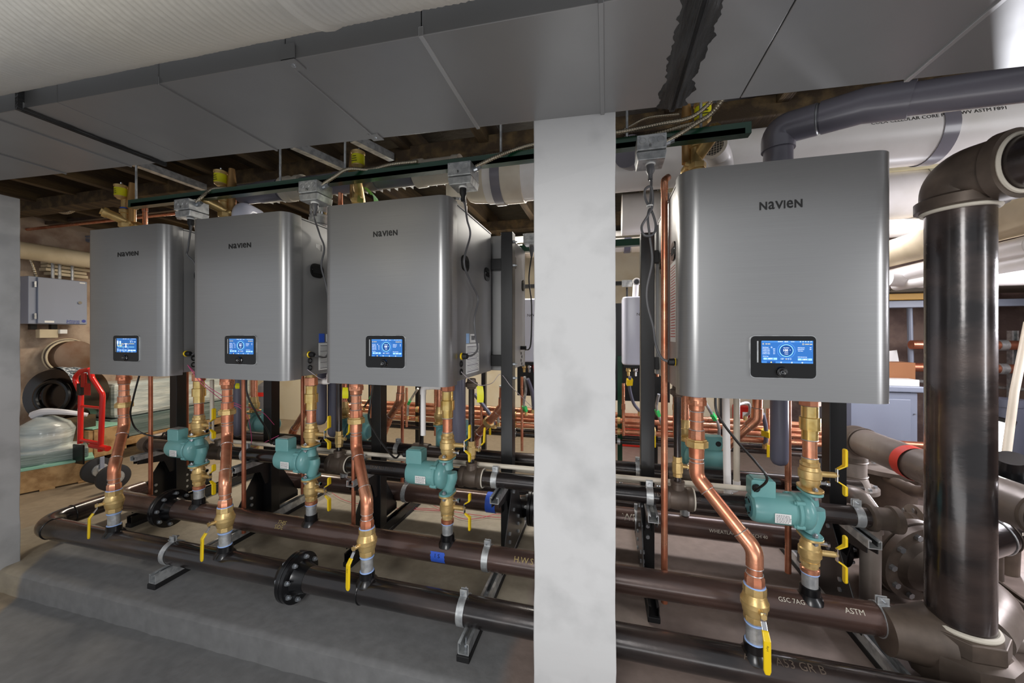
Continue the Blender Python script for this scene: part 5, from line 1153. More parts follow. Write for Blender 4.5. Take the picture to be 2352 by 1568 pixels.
for k, px in enumerate((797, 850, 958, 1110, 1173, 1424, 1505, 1660)):
    x = XA(px, 3.03)
    t = thing('manifold_stand', 'dark upright carrying the far copper pipes, '+['at their left end', 'left of the third riser', 'right of the third riser', 'left of the rack post by the column', 'hard by the centre column at left', 'hard by the centre column at right', 'right of the right rack post', 'under the middle of the largest boiler'][k], 'rack', (x, 3.05, 0), 'stands of the far manifold')
    part(t, 'post', MB().box2((x-.018, 3.03, .03), (x+.018, 3.07, H+(-.28 if k in (0, 1) else -.17 if k == 5 else .45))), M['green'] if k == 5 else M['black'], smooth=0)
    part(t, 'foot', MB().prism([(2.78, .0), (2.78, .03), (3.0, .12), (3.1, .12), (3.32, .03), (3.32, 0)], (x-.002, 0, 0), Y_, Z_, .006), M['black'], smooth=0)
    for yy in (2.85, 3.0): part(t, 'bolt', MB().cyl((x-.012, yy, .05), (x+.012, yy, .05), .008, n=6), M['zinc'])
def heater(px0, px1, y0, y1, Y, lab, right):
    a = PY(px0, y0, Y); c = PY(px1, y1, Y)
    z1 = H+(768-y0)/F*Y/ray(px0, y0).y; z0 = H+(768-y1)/F*Y/ray(px0, y1).y
    t = thing('water_heater', lab, 'heater', (a.x, Y, z0), 'white far wall heaters'); x0, x1 = a.x, c.x; w_ = x1-x0
    part(t, 'casing', MB().prism(rrect(w_, .22, .035), ((x0+x1)/2, Y+.11, z0), X_, Y_, z1-z0), M['heater'], smooth=40, bevel=.01)
    part(t, 'base_plate', MB().box(((x0+x1)/2, Y+.11, z0-.012), (w_*.9, .18, .02)), M['blackpl'], smooth=0)
    part(t, 'control_panel', MB().prism(rrect(.08, .14, .01), (x1-.05 if not right else x0+w_*.7, Y-.001, z0+.10), X_, Z_, .006), M['blackpl'], smooth=0)
    part(t, 'logo', put_text(MB(), 'NAVIEN', ((x0+x1)/2, Y-.002, z1-.14), X_, Z_, .02, 'C'), M['ink'], smooth=0)
    for k, m_ in enumerate(('brass', 'chrome', 'redd', 'brass', 'copperd')): part(t, 'service_fitting', MB().lathe((x0+w_*(.15+.17*k), Y+.06, z0-.085), Z_, [(0, .010), (.03, .012), (.035, .018), (.055, .018), (.07, .012)], 10), M[m_])
    part(t, 'backboard', MB().box2((x0-.06, Y+.225, z0-.3), (x1+.06, Y+.245, z1-.03)), M['black'], smooth=0)
heater(1190, 1262, 686, 831, 2.82, 'white wall heater glimpsed just left of the centre column', False)
heater(1430, 1530, 681, 838, 2.82, 'white wall heater seen just right of the centre column behind the post', True)
t = thing('intake_terminal', 'small round gridded terminal above the white heater right of the column', 'vent', PY(1462, 680, 2.9), 'gridded air intakes'); p = PY(1462, 647, 2.88)
part(t, 'elbow', MB().tube(fillet([p, p+Y_*.05, PY(1459, 682, 2.93)], .02, 5), .022, 18), M['pvcw']); part(t, 'rim', MB().ring(p, Y_, .023, .006, 22, 6), M['pvcw']); part(t, 'recess', MB().cyl(p-Y_*.002, p+Y_*.01, .02), M['print'])
t = thing('junction_box', 'small grey junction box above the white heater right of the column', 'electrical box', PY(1440, 650, 3.0)); part(t, 'box', MB().box(PY(1440, 651, 3.0), (.075, .04, .05)), M['galv'], smooth=0, bevel=.002); part(t, 'plug', MB().cyl(PY(1440, 660, 3.0), PY(1440, 682, 3.0), .008, n=8), M['rubber'])
single('cable_tray', MB().box2((XA(1100, 3.1), 3.1, H+.40), (XA(1560, 3.1), 3.16, H+.43)), M['black'], 'dark level bar above the white heaters crossing behind the column', 'rail', smooth=0)
def hose(pts, r, m, lab, tape=None, tm='gtape', g='flexible hoses'):
    P_ = smoothpath([PY(q[0], q[1], 2.80+.12*i_/(len(pts)-1)) for i_, q in enumerate(pts)], 8); r *= 1.15; t = thing('flexible_hose', lab, 'hose', P_[-1], g)
    part(t, 'hose', MB().tube(P_, r, 10), M[m])
    part(t, 'end_nut', MB().cyl(P_[-1], P_[-1]-Z_*.03, r*1.4, n=6), M['brass'])
    if tape is not None:
        k = int(tape*(len(P_)-3)); d = (P_[k+2]-P_[k]).normalized(); part(t, 'tape_flag', MB().box(P_[k+1], (r*3.6, r*2.2, .05), R=V((0, 0, 1)).rotation_difference(d).to_matrix()), M[tm], smooth=0)
hose([(1513, 905, 2.6), (1508, 935, 2.6), (1515, 960, 2.6), (1524, 985, 2.6)], .009, 'galv', 'silver hose with green tape beside the right rack post', .5)
hose([(1447, 865, 2.7), (1446, 890, 2.7), (1455, 925, 2.7), (1470, 945, 2.7)], .010, 'pvcd', 'grey hose with orange band just right of the column', .15, 'yellow')
hose([(1620, 925, 2.5), (1635, 950, 2.5), (1650, 975, 2.5), (1652, 1003, 2.6)], .009, 'galv', 'silver hose with green tape behind the diagonal riser top', .45)
hose([(1752, 950, 2.5), (1758, 975, 2.5), (1760, 1000, 2.5), (1758, 1020, 2.6)], .012, 'pvcd', 'grey hose with yellow sleeve under the largest boiler', .6, 'yellow')
hose([(1693, 930, 2.8), (1718, 925, 2.8), (1722, 945, 2.8), (1712, 955, 2.8)], .008, 'galv', 'small looped silver hose under the largest boiler')
hose([(960, 892, 2.4), (945, 915, 2.4), (938, 930, 2.4), (936, 955, 2.5)], .009, 'galv', 'silver hose with green tape right of the third riser', .5)
hose([(1090, 905, 2.3), (1110, 930, 2.3), (1128, 955, 2.4), (1135, 975, 2.4)], .014, 'pvcd', 'fat grey hose crossing behind the angled copper pipe')
hose([(1150, 885, 2.4), (1152, 915, 2.4), (1144, 945, 2.4), (1145, 970, 2.6)], .010, 'galv', 'silver hose left of the rack post by the column')
hose([(1205, 865, 2.6), (1208, 895, 2.6), (1203, 925, 2.6), (1208, 945, 2.7)], .009, 'galv', 'silver hose with green tape just left of the column', .92)
hose([(1212, 870, 2.5), (1222, 900, 2.5), (1226, 940, 2.5)], .013, 'pvcd', 'fat grey hose hard against the left of the column')
hose([(862, 895, 2.4), (850, 915, 2.4), (836, 935, 2.5)], .008, 'cordb', 'black hose with green tape right of the third riser top', .4)
for k, (px, y0, y1, Y, lab) in enumerate(((1432, 880, 1000, 2.9, 'right of the column'), (1199, 865, 1035, 2.9, 'left of the column'), (1106, 900, 985, 2.9, 'behind the angled copper pipe'), (1764, 938, 1040, 3.0, 'under the largest boiler'), (853, 885, 930, 2.9, 'right of the third riser'), (1000, 890, 1000, 3.0, 'left of the third pump riser'), (934, 890, 980, 3.0, 'right of the middle rack post'), (1549, 880, 960, 3.0, 'right of the tall copper line'))):
    Y = 2.915; a = PY(px, y0, Y); c = PY(px, y1, Y); c.z = min(c.z, H-.75); t = thing('copper_line', 'thin far copper upright '+lab, 'pipe', c, 'far copper uprights'); part(t, 'pipe', MB().cyl(c, a, .011, n=12), M['copper']); part(t, 'coupling', MB().cyl((a+c)/2, (a+c)/2+Z_*.04, .014, n=12), M['copper'])
for k, (px, py) in enumerate(((1502, 1010), (1760, 1030), (1128, 985))):
    t = thing('drain_valve', 'small far brass drain valve with hanging yellow lever '+['right of the right rack post', 'under the largest boiler', 'behind the angled copper pipe'][k], 'valve', PY(px, py, 2.91), 'far drain valves'); p = PY(px, py-14, 2.91)
    part(t, 'valve_body', MB().lathe(p+Z_*.05, -Z_, [(0, .010), (.02, .015), (.05, .015), (.07, .01)], 10), M['brass']); part(t, 'lever', MB().box(p+V((0, -.03, -.05)), (.018, .006, .085)), M['yellow'], smooth=0, bevel=.002)
for px, py, w_, h_, lab in ((1702, 950, .12, .14, 'red tank under the middle of the largest boiler'), (1455, 975, .25, .06, 'red tool case beyond the far copper pipes')):
    p = PY(px, py, 4.36); h_ *= 1.25; w_ *= 1.2; h0 = p.z+h_/2-(-.1 if py > 960 else p.z-h_/2); b = MB().prism(rrect(w_, .12, .03), (p.x, p.y, p.z+h_/2-h0), X_, Y_, h0); t = thing('red_case', lab, 'container', (p.x, p.y, p.z-h_/2), None); part(t, 'shell', b, M['redd'], bevel=.006); part(t, 'label', MB().box((p.x+.02, p.y-.061, p.z), (w_*.35, .002, h_*.35)), M['white'], smooth=0)
# ================================================================== large pipes at the right
VX, VY, VR = XA(2203, 1.50), 1.50, .0765
t = thing('main_riser', 'thick vertical black pipe at right with a big elbow on top', 'pipe', (VX, VY, AZ-.05))
zt = PY(2210, 480, VY).z
part(t, 'pipe', MB().cyl((VX, VY, AZ+.055), (VX, VY, zt+.02), VR, n=40), M['pipe'])
e0 = V((VX, VY, zt)); e1 = V((VX, VY, zt+.095)); dv = (V((.36, -1, -.06))).normalized(); e2 = e1+dv*.13
part(t, 'elbow', MB().tube(fillet([e0+Z_*.01, e1, e2], .12, 12), VR+.012, 36), M['iron'], 'large cast iron elbow')
part(t, 'elbow_lip', MB().lathe(e0-Z_*.002, Z_, [(0, VR+.012), (.004, VR+.024), (.034, VR+.024), (.042, VR+.012)], 40), M['iron'])
part(t, 'elbow_lip', MB().lathe(e2-dv*.03, dv, [(0, VR+.012), (.004, VR+.022), (.034, VR+.022), (.036, VR+.006)], 40), M['iron'])
part(t, 'thread_seal', MB().ring(e0-Z_*.004, Z_, VR+.004, .008, 40, 8), M['tefw'], 'pale thread sealant ring'); part(t, 'thread_seal', MB().ring(e2+dv*.008, dv, VR+.004, .006, 40, 8), M['tefw'])
part(t, 'top_pipe', MB().cyl(e2, e2+dv*.9, VR-.004, n=36), M['pipe'])
part(t, 'thread_seal', MB().ring((VX, VY, AZ+.052), Z_, VR+.004, .008, 40, 8), M['tefw'])
part(t, 'bushing_hex', MB().cyl((VX, VY, AZ-.005), (VX, VY, AZ+.046), VR+.030, n=8), M['iron'], 'hexagonal bushing', smooth=0, bevel=.003)
part(t, 'tee_body', MB().lathe((VX, VY, AZ-.155), Z_, [(0, .08), (.02, .11), (.03, .124), (.075, .124), (.11, .13), (.138, .125), (.150, .105)], 10), M['iron'], smooth=30)
part(t, 'tee_outlet', MB().lathe((VX-.20, VY+.01, AZ-.02), X_, [(0, .055), (.004, .072), (.05, .075), (.10, .085), (.14, .10)], 32), M['iron'])
t = single('bypass_elbow', MB().tube(fillet([(VX+.12, AYc+.06, AZ-.03), (VX+.26, AYc+.18, AZ+.0), (VX+.24, AYc+.42, AZ)], .14, 10), .075, 30), M['pipeg'], 'bulging grey pipe elbow low behind the thick vertical pipe', 'pipe')
# big grey pipe coming forwards
GX = 1.35; gz = H-.585; GR = .073
ge = PY(1952, 1003, 2.52); GX = ge.x
gpts = [V((GX, 2.52, PY(1952, 1112, 2.52).z)), V((GX, 2.52, gz)), V((GX+.02, 1.55, gz)), V((GX+.05, 1.30, gz))]
t = thing('return_main', 'big grey steel pipe coming forward with a red spray mark and drop elbow', 'pipe', gpts[0])
part(t, 'pipe', MB().tube(fillet([gpts[0], gpts[1], gpts[2]], .12, 12), GR, 36), M['pipeg'])
part(t, 'elbow', MB().tube(fillet([gpts[1]-Z_*.13, gpts[1], gpts[1]-Y_*.12], .12, 12), GR+.003, 36), M['iron'], 'welded elbow')
for p, d in ((gpts[1]-Z_*.13, Z_), (gpts[1]-Y_*.12, Y_), (gpts[1]-Z_*.21, Z_), (gpts[2]+Y_*.02, Y_)): part(t, 'weld_bead', MB().ring(p, d, GR+.002, .004, 36, 6), M['iron'])
part(t, 'elbow', MB().tube(fillet([gpts[2]+Y_*.0, gpts[2]-Y_*.12, gpts[2]+V((.14, -.14, -.06))], .1, 8), GR+.002, 32), M['pipe'])
p = gpts[1]+V((0, -.34, 0)); q = (p-ray(2045, 1030)*0)
part(t, 'spray_mark', MB().band(V((GX+.003, PX(2045, 1030, GX-.05).y-.05, gz)), Y_, GR+.0004, .050, .0012, 36), M['redm'], 'red sprayed band')
gf = gpts[0]; part(t, 'flange', MB().lathe(gf-Z_*.02, Z_, [(0, .125), (.022, .125), (.025, .09), (.07, GR+.002)], 36), M['pipeg'])
for k in range(8): a = PI/8+k*PI/4; part(t, 'bolt', MB().cyl(gf+V((math.cos(a)*.105, math.sin(a)*.105, 0)), gf+V((math.cos(a)*.105, math.sin(a)*.105, .016)), .010, n=6), M['zinc'])
part(t, 'lower_spool', MB().cyl(gf-Z_*.02, (gf.x, gf.y, .0), GR, n=28), M['iron'])
# brown elbow run beside the right-hand rack post
bent('drop_pipe', 'brown threaded pipe turning down right of the right-hand pump', 'pipe', [PY(1925, 1128, 1.95), PY(1972, 1140, 1.86), PY(2000, 1180, 1.80)*1.0, V((PY(1998, 1210, 1.80).x, 1.80, .02))], .033, 'pipeg', .05, n=22)
# flanged strainer body
sc_ = PY(2105, 1290, 1.92)
t = thing('flanged_strainer', 'bulky grey flanged strainer with bolts, behind the thick vertical pipe', 'valve', sc_)
dn = V((.30, -.95, -.12)).normalized()
part(t, 'body', MB().lathe(sc_-dn*.02, dn, [(-.26, .10), (-.20, .12), (-.10, .135), (-.04, .14), (0, .14)], 36), M['pipeg'], 'rounded grey body')
part(t, 'flange', MB().lathe(sc_-dn*.045, dn, [(0, .165), (.030, .165), (.032, .150)], 40), M['iron']); part(t, 'flange', MB().lathe(sc_-dn*.008, dn, [(0, .160), (.028, .160), (.030, .11), (.055, .095), (.075, .05), (.08, .02)], 40), M['iron'])
x, y = frame(dn)
for k in range(10): a = 2*PI*k/10; p = sc_+(x*math.cos(a)+y*math.sin(a))*.135+dn*.020; part(t, 'bolt', MB().cyl(p, p+dn*.014, .013, n=6), M['zinc'])
s2 = PY(2090, 1232, 2.2); d2 = V((.8, -.15, 0)).normalized()
part(t, 'side_flange', MB().lathe(s2, d2, [(0, .11), (.02, .11), (.022, .15), (.046, .15), (.05, .15), (.074, .15), (.076, .10), (.2, .09)], 40), M['pipeg'])
x, y = frame(d2)
for k in range(8): a = 2*PI*k/8; p = s2+(x*math.cos(a)+y*math.sin(a))*.128+d2*.012; part(t, 'bolt', MB().cyl(p, p-d2*-.002+d2*-.004, .012, n=6), M['zinc'])
part(t, 'inlet', MB().cyl(PY(2008, 1258, 2.2), s2+d2*.02, .085, n=30), M['pipeg']); part(t, 'stand', MB().cyl((sc_.x-.02, 2.05, 0), (sc_.x-.02, 2.05, sc_.z-.10), .04, n=16), M['iron'])
a, c = PY(2165, 1262, 2.1), PY(2420, 1175, 2.35); d = (c-a).normalized()
t = thing('diagonal_pipe', 'black pipe slanting up right with chalked 10 5 behind the thick vertical pipe', 'pipe', a); part(t, 'pipe', MB().cyl(a-d*.1, c, .088, n=32), M['pipe']); part(t, 'weld_bead', MB().ring(a+d*.27, d, .089, .004, 32, 6), M['galv']); part(t, 'weld_bead', MB().ring(a+d*.30, d, .089, .003, 32, 6), M['iron'])
tx = PY(2335, 1222, 2.15); mb = MB(); put_text(mb, '10 5/"', a+d*.34+V((0, -.092, -.012)), d, V((-.05, 0, 1)), .045, 'L', .01); part(t, 'writing', mb, M['chalk'], smooth=0)
part(t, 'support_leg', MB().cyl((c.x-.3, c.y-.1, 0), (c.x-.3, c.y-.1, c.z-.06), .03, n=12), M['iron'])
# round pump base, small drain pipes
c = PY(2032, 1062, 2.9)
t = thing('round_machine', 'wide round grey disc-shaped machine beyond the big grey pipe', 'machine', (c.x, c.y, -.1)); part(t, 'disc', MB().lathe(c-Z_*.02, Z_, [(0, .27), (.004, .285), (.03, .285), (.034, .27), (.045, .16), (.09, .15), (.10, .07)], 44), M['pipeg'])
part(t, 'pedestal', MB().lathe((c.x, c.y, -.1), Z_, [(0, .20), (.03, .20), (.06, .14), (c.z+.08, .15)], 30), M['iron'])
for k in range(8): a = k*PI/4; part(t, 'bolt', MB().cyl(c+V((math.cos(a)*.2, math.sin(a)*.2, .03)), c+V((math.cos(a)*.2, math.sin(a)*.2, .06)), .012, n=6), M['zinc'])
bent('drain_pipe', 'small iron drain pipe with elbow between the vertical pipe and grey disc', 'pipe', [PY(2040, 1098, 2.7), PY(2100, 1128, 2.5), PY(2135, 1132, 2.4), PY(2142, 1095, 2.4), PY(2200, 1100, 2.4)], .028, 'iron', .04, n=18)
# cabinet with boxes
a = PY(1925, 905, 3.45); c = PY(2108, 905, 3.45); zt_ = PY(2000, 884, 3.45).z
t = thing('grey_cabinet', 'blue-grey metal cabinet standing behind the large boiler at right', 'cabinet', ((a.x+c.x)/2, 3.7, -.1))
part(t, 'body', MB().box2((a.x, 3.45, -.1), (c.x, 3.95, zt_-.05)), M['cab'], smooth=0, bevel=.006); part(t, 'top', MB().box2((a.x-.02, 3.42, zt_-.045), (c.x+.03, 3.97, zt_)), M['cab'], smooth=0, bevel=.008)
part(t, 'shadow_gap', MB().box2((a.x+.01, 3.452, zt_-.08), (c.x-.04, 3.5, zt_-.045)), M['hole'], smooth=0)
part(t, 'door', MB().box2((a.x+.02, 3.435, -.02), (c.x-.05, 3.452, zt_-.10)), M['cab'], smooth=0, bevel=.004)
for z in (.25, .55): part(t, 'screw', MB().cyl((c.x-.02, 3.45, z), (c.x-.02, 3.442, z), .006, n=8), M['zinc'])
p = PY(1905, 960, 3.3); single('dark_cabinet', MB().box2((p.x-.05, 3.3, -.1), (p.x+.14, 3.42, zt_-.06)), M['cabd'], 'dark narrow cabinet panel left of the blue-grey cabinet', 'cabinet', smooth=0, bevel=.004)
p = PY(2060, 870, 3.62); single('cardboard_box', MB().box((p.x, 3.64, zt_+.085), (.17, .15, .17)), M['card'], 'brown cardboard box standing on the blue-grey cabinet', 'box', smooth=0, bevel=.003)
p = PY(2056, 880, 3.5); single('flat_box', MB().box((p.x, 3.49, zt_+.025), (.22, .11, .05)), M['white'], 'flat white box lying on the front of the blue-grey cabinet', 'box', smooth=0, bevel=.003)
p = PY(2062, 838, 3.66)
for k in range(3): single('paper_sheet', MB().box((p.x-.06+k*.045, 3.75+k*.012, zt_+.19), (.09, .002, .13), R=Matrix.Rotation(.25-.2*k, 3, 'Y')), M['white'], ['left sheet', 'middle sheet', 'right sheet'][k]+' of the white papers sticking up behind the cardboard box', 'paper', 'papers behind the box', smooth=0)
# work lamp
lp = PY(2288, 1006, 2.75); ld = V((-.75, -.62, -.10)).normalized(); lx, ly = frame(ld)
t = thing('work_lamp', 'glowing white work lamp on a stand at far right', 'lamp', (lp.x+.03, lp.y, -.1))
up = V((.35, 0, 1)).normalized(); sd = ld.cross(up).normalized(); up = sd.cross(ld).normalized(); R_ = Matrix((sd, ld, up)).transposed()
part(t, 'head', MB().box(lp-ld*.03, (.085, .05, .23), R=R_), M['blackpl'], smooth=0, bevel=.006)
part(t, 'lamp_face', MB().box(lp-ld*.002, (.072, .006, .20), R=R_), M['lampw'], 'glowing lamp face', smooth=0)
part(t, 'bracket', MB().box(lp-ld*.09-up*.02, (.05, .07, .06), R=R_), M['blackpl'], smooth=0, bevel=.006)
part(t, 'stand_pole', MB().cyl(lp-ld*.05-up*.11, (lp.x+.03, lp.y+.05, -.1), .011), M['blackpl'])
for k in range(3): a = k*2*PI/3+.4; part(t, 'leg', MB().cyl((lp.x+.03, lp.y+.05, .14), (lp.x+.03+math.cos(a)*.22, lp.y+.05+math.sin(a)*.22, -.095), .008), M['blackpl'])
L = bpy.data.lights.new('work_lamp_light', 'AREA'); L.energy = 12; L.size = .07; L.shape = 'RECTANGLE'; L.size_y = .2; L.color = (.92, .93, 1)
lo = bpy.data.objects.new('work_lamp_light', L); COL.objects.link(lo); lo.location = lp+ld*.02; lo.rotation_euler = ld.to_track_quat('-Z', 'Y').to_euler()
p = PY(2308, 925, 3.3); single('dark_cylinder', MB().lathe((p.x, p.y, -.1), Z_, [(0, .085), (p.z-.02+.1, .085), (p.z-.02+.1, .09), (p.z+.03+.1, .09)], 24), M['cabd'], 'dark capped cylinder standing behind the work lamp', 'cylinder')
single('leaning_pole', MB().tube([PY(2309, 1062, 2.5), PY(2330, 900, 2.6), PY(2362, 740, 2.7)], .017, 12), M['pvc'], 'cream plastic pole leaning at the far right edge', 'pole')
t = thing('flanged_pipe', 'dark flange with bolts below the work lamp', 'pipe', PY(2318, 1085, 2.3)); p = PY(2322, 1090, 2.3); part(t, 'flange', MB().lathe(p, (-.3, -.4, 1), [(0, .13), (.02, .13), (.022, .06), (.1, .05)], 28), M['ironb'])
x, y = frame((-.3, -.4, 1))
for k in range(6): a = k*PI/3; q = p+(x*math.cos(a)+y*math.sin(a))*.10; dd_ = V((-.3, -.4, 1)).normalized(); part(t, 'bolt', MB().cyl(q+dd_*.02, q+dd_*.036, .014, n=6), M['zinc'])
part(t, 'support_leg', MB().cyl((p.x, p.y+.02, 0), p, .04, n=14), M['iron'])
# pipes along the right wall
for k, (py, nm) in enumerate(((797, 'upper'), (850, 'lower'))):
    a = PY(2200, py-5, 3.7); z = a.z; t = thing('wall_pipe', nm+' of two copper pipes clamped to the wall at far right', 'pipe', (a.x, 3.7, z), 'copper pipes on the right wall'); part(t, 'pipe', MB().cyl((a.x-.3, 3.7, z), (4.0, 3.7, z), .036, n=18), M['copperd'])
    cx_ = XA(2300, 3.7); part(t, 'pipe_clamp', MB().band((cx_, 3.7, z), X_, .037, .05, .005, 24), M['galv'])
x_ = XA(2326, 3.76); single('wall_channel', channel(MB(), (x_, 3.78, H-.55), (x_, 3.78, H+.03), up=-Y_), M['galv'], 'galvanised upright channel behind the two wall-mounted copper pipes', 'rail', smooth=0)
single('wall_conduit', MB().cyl(PY(2050, 870, 3.85), PY(2400, 898, 3.85), .014, n=10), M['galv'], 'thin grey conduit running level on the wall at far right', 'conduit')
single('wall_conduit', MB().cyl(PY(2089, 700, 3.8), PY(2093, 870, 3.8), .018, n=10), M['cab'], 'upright blue-grey conduit on the stone wall left of the thick pipe', 'conduit')
a = PY(1935, 995, 3.2); single('level_copper_pipe', MB().cyl((a.x-.3, 3.2, H-.775), (XA(2160, 3.2), 3.2, H-.775), .026, n=16), M['copperd'], 'dull copper pipe running level in front of the blue-grey cabinet', 'pipe')
# insulated and plastic pipes running front to back at top right
IX = 1.885
def yp(lab, p0, p1, r, m, nm='insulated_pipe', g='pale pipes running front to back'):
    t = thing(nm, lab, 'pipe', p1, g); part(t, 'pipe', MB().cyl(p0, p1, r, n=30), M[m]); part(t, 'joint_band', MB().band(p0+(p1-p0)*.45, (p1-p0), r, .03, .0015, 30), M[m]); return t
yp('thickest cream pipe running front to back beside the thick vertical pipe', V((1.90, 3.9, H+.56)), V((1.87, .7, H+.545)), .088, 'insul')
yp('white pipe just under the thickest cream one at right', V((1.93, 3.4, H+.40)), V((1.86, .8, H+.42)), .050, 'pvcw')
yp('slim white pipe below the other pale front-to-back pipes', V((1.93, 3.1, H+.335)), V((1.88, .9, H+.345)), .034, 'pvcw')
t = thing('level_white_pipe', 'white pipe running level above the stone wall at right edge', 'pipe', (XA(2100, 3.0), 3.0, H+.37)); part(t, 'pipe', MB().tube(fillet([(XA(2040, 3.0), 3.0, H+.372), (XA(2120, 3.0), 3.0, H+.355), (3.9, 3.0, H+.355)], .1), .050, 24), M['pvcw'])
t = thing('deck_edge', 'ribbed deck with yellow edge beam over the stone wall at right', 'shelf', (XA(2150, 3.75), 3.8, H+.24))
x0, x1 = XA(2000, 3.7), 3.9
part(t, 'yellow_beam', MB().box2((x0, 3.60, H+.275), (XA(2162, 3.6), 3.66, H+.325)), M['yel2'], smooth=0, bevel=.004)
for k in range(9): part(t, 'deck_rib', MB().box2((x0, 3.28+k*.036, H+.335), (XA(2162, 3.5), 3.30+k*.036, H+.345)), M['soff'], smooth=0)
part(t, 'edge_channel', MB().box2((x0, 3.62, H+.215), (x1, 3.70, H+.27)), M['cab'], smooth=0, bevel=.004); part(t, 'deck_plate', MB().box2((x0, 3.25, H+.347), (x1, 4.0, H+.355)), M['soff'], smooth=0)
for k, (q0, q1) in enumerate((((2262, 1338), (2400, 1440)), ((2256, 1362), (2345, 1452)))):
    a = PZ(*q0, .03); c = PZ(*q1, .03); single('floor_channel', channel(MB(), a, c), M['galv'] if k else M['iron'], ['strut channel lying on the floor at the right edge', 'second strut channel on the floor nearer the thick vertical pipe'][k], 'rail', 'strut channels on the floor', smooth=0)
t = thing('large_copper_pipe', 'dull copper pipe running level low at the right edge', 'pipe', PZ(2290, 1330, .05)); a = PY(2270, 1480, 1.75); part(t, 'pipe', MB().cyl((a.x, 1.75, .045), (a.x+1.2, 1.75, .045), .04, n=20), M['pipeg'])
# ================================================================== far left: wall gear
WX = -5.12
def wp(x, y, X=WX): return PX(x, y, X)
a = wp(63, 632, -5.0); c = wp(197, 746, -5.0)
y0, y1 = a.y, c.y; z1 = wp(130, 640, -5.0).z; z0 = wp(130, 744.5, -5.0).z
t = thing('control_panel', 'blue-grey wall control panel with hinged door, far left', 'panel', (-5.05, (y0+y1)/2, z0))
part(t, 'box', MB().box2((-5.14, y0, z0), (-4.99, y1, z1)), M['cab'], smooth=0, bevel=.004); dr = part(t, 'door', MB().box2((-4.99, y0+.05, z0+.005), (-4.97, y1-.005, z1-.005)), M['cab'], smooth=0, bevel=.003)
part(dr, 'lock', MB().cyl((-4.97, y1-.06, (z0+z1)/2), (-4.96, y1-.06, (z0+z1)/2), .014), M['chrome'])
for z in (z0+.07, z1-.07): part(t, 'hinge', MB().box((-4.975, y0+.035, z), (.012, .012, .05)), M['galv'], smooth=0)
mb = MB(); put_text(mb, 'Johnson', (-4.968, y1-.15, z0+.028), Y_, Z_, .016, 'L', .01, 1.2); put_text(mb, 'Controls', (-4.968, y1-.15, z0+.010), Y_, Z_, .016, 'L', .01, 1.1); mb.lathe((-4.9695, y1-.03, z0+.035), X_, [(0, .016), (.001, .016)], 6); part(dr, 'writing', mb, M['inkb'], smooth=0)
part(dr, 'label', MB().box((-4.969, y0+.12, z0+.022), (.002, .06, .018)), M['white'], smooth=0); part(dr, 'label', MB().box((-4.969, y1-.04, z1-.02), (.002, .04, .012)), M['white'], smooth=0)
for k, y in enumerate((y0+.07, y1-.18)): part(t, 'mounting_channel', MB().box2((-5.16, y, z0-.05), (-5.12, y+.04, z1+.0)), M['ironb'], smooth=0)
for k, px in enumerate((121, 137, 166)):
    q = wp(px, 620, -5.05); single('wall_conduit', MB().cyl((-5.05, q.y, z1-.01), (-5.05, q.y, wp(px, 585, -5.05).z), .012, n=10), M['galv'], ['left', 'middle', 'right'][k]+' of three upright conduits above the far-left control panel', 'conduit', 'conduits above the control panel')
armored([wp(58, 560, -5.0), wp(68, 590, -5.0), wp(78, 618, -5.0), wp(83, 636, -5.02)], 'armoured cable dropping into the top left of the control panel', .012, step=.005)
q = wp(108, 766, -5.08); t = thing('junction_box', 'small blank box below the control panel', 'electrical box', q); part(t, 'box', MB().box(q, (.06, .12, .08)), M['insul'], smooth=0, bevel=.004); part(t, 'cover', MB().box(q+V((.035, .085, .02)), (.04, .05, .04)), M['white'], smooth=0, bevel=.003)
q = wp(140, 605, -5.14); 
for k in range(6): single('stacked_strip', MB().box((-5.10, q.y+.02*(k % 2), q.z+.055-.034*k), (.10, .30-.02*(k % 3), .028)), M['insul'], ['topmost', 'second highest', 'third highest', 'third lowest', 'second lowest', 'lowest'][k]+' pale strip stacked on the wall above the control panel', 'strip', 'pale strips above the control panel', smooth=0, bevel=.003)
t = thing('insulated_pipe', 'cream insulated pipe running along the far-left wall above the control panel', 'pipe', (-4.95, 1.0, H+.75)); a = PX(50, 572, -4.9); part(t, 'pipe', MB().cyl((-4.9, .6, a.z), (-4.9, 3.9, a.z-.02), .075, n=26), M['insul'])
t = thing('level_copper_pipe', 'long thin copper pipe strung level above the leftmost boiler', 'pipe', (XA(50, 2.2), 2.2, H+.975)); part(t, 'pipe', MB().cyl((XA(20, 2.2), 2.2, H+.972), (XA(440, 2.2), 2.2, H+.972), .013, n=14), M['copper'])
t = thing('copper_line', 'short dark copper drop above the cream insulated pipe at far left', 'pipe', PY(103, 555, 2.4)); part(t, 'pipe', MB().tube(fillet([PY(103, 465, 2.4), PY(103, 553, 2.4), PY(40, 540, 2.4)], .03), .014, 12), M['copperd'])
t = thing('vent_pipe', 'dark open-ended cast pipe under the ceiling at far left', 'pipe', PY(130, 437, 2.5)); a = PY(52, 455, 2.3); c = PY(136, 434, 2.5); d = (c-a).normalized(); part(t, 'pipe', MB().cyl(a-d*.3, c, .075, n=26), M['pipeb']); part(t, 'hub', MB().lathe(c-d*.05, d, [(0, .082), (.02, .094), (.06, .094), (.062, .07)], 26), M['iron']); part(t, 'bore', MB().cyl(c+d*.002, c+d*.014, .066), M['hole'])
armored([PY(74, 415, 2.0), PY(95, 455, 2.0), PY(120, 478, 2.0), PY(155, 488, 2.0), PY(186, 468, 2.0), PY(197, 440, 2.0), PY(188, 415, 2.0)], 'armoured cable hanging in a loop under the ceiling at far left', .013, step=.005)
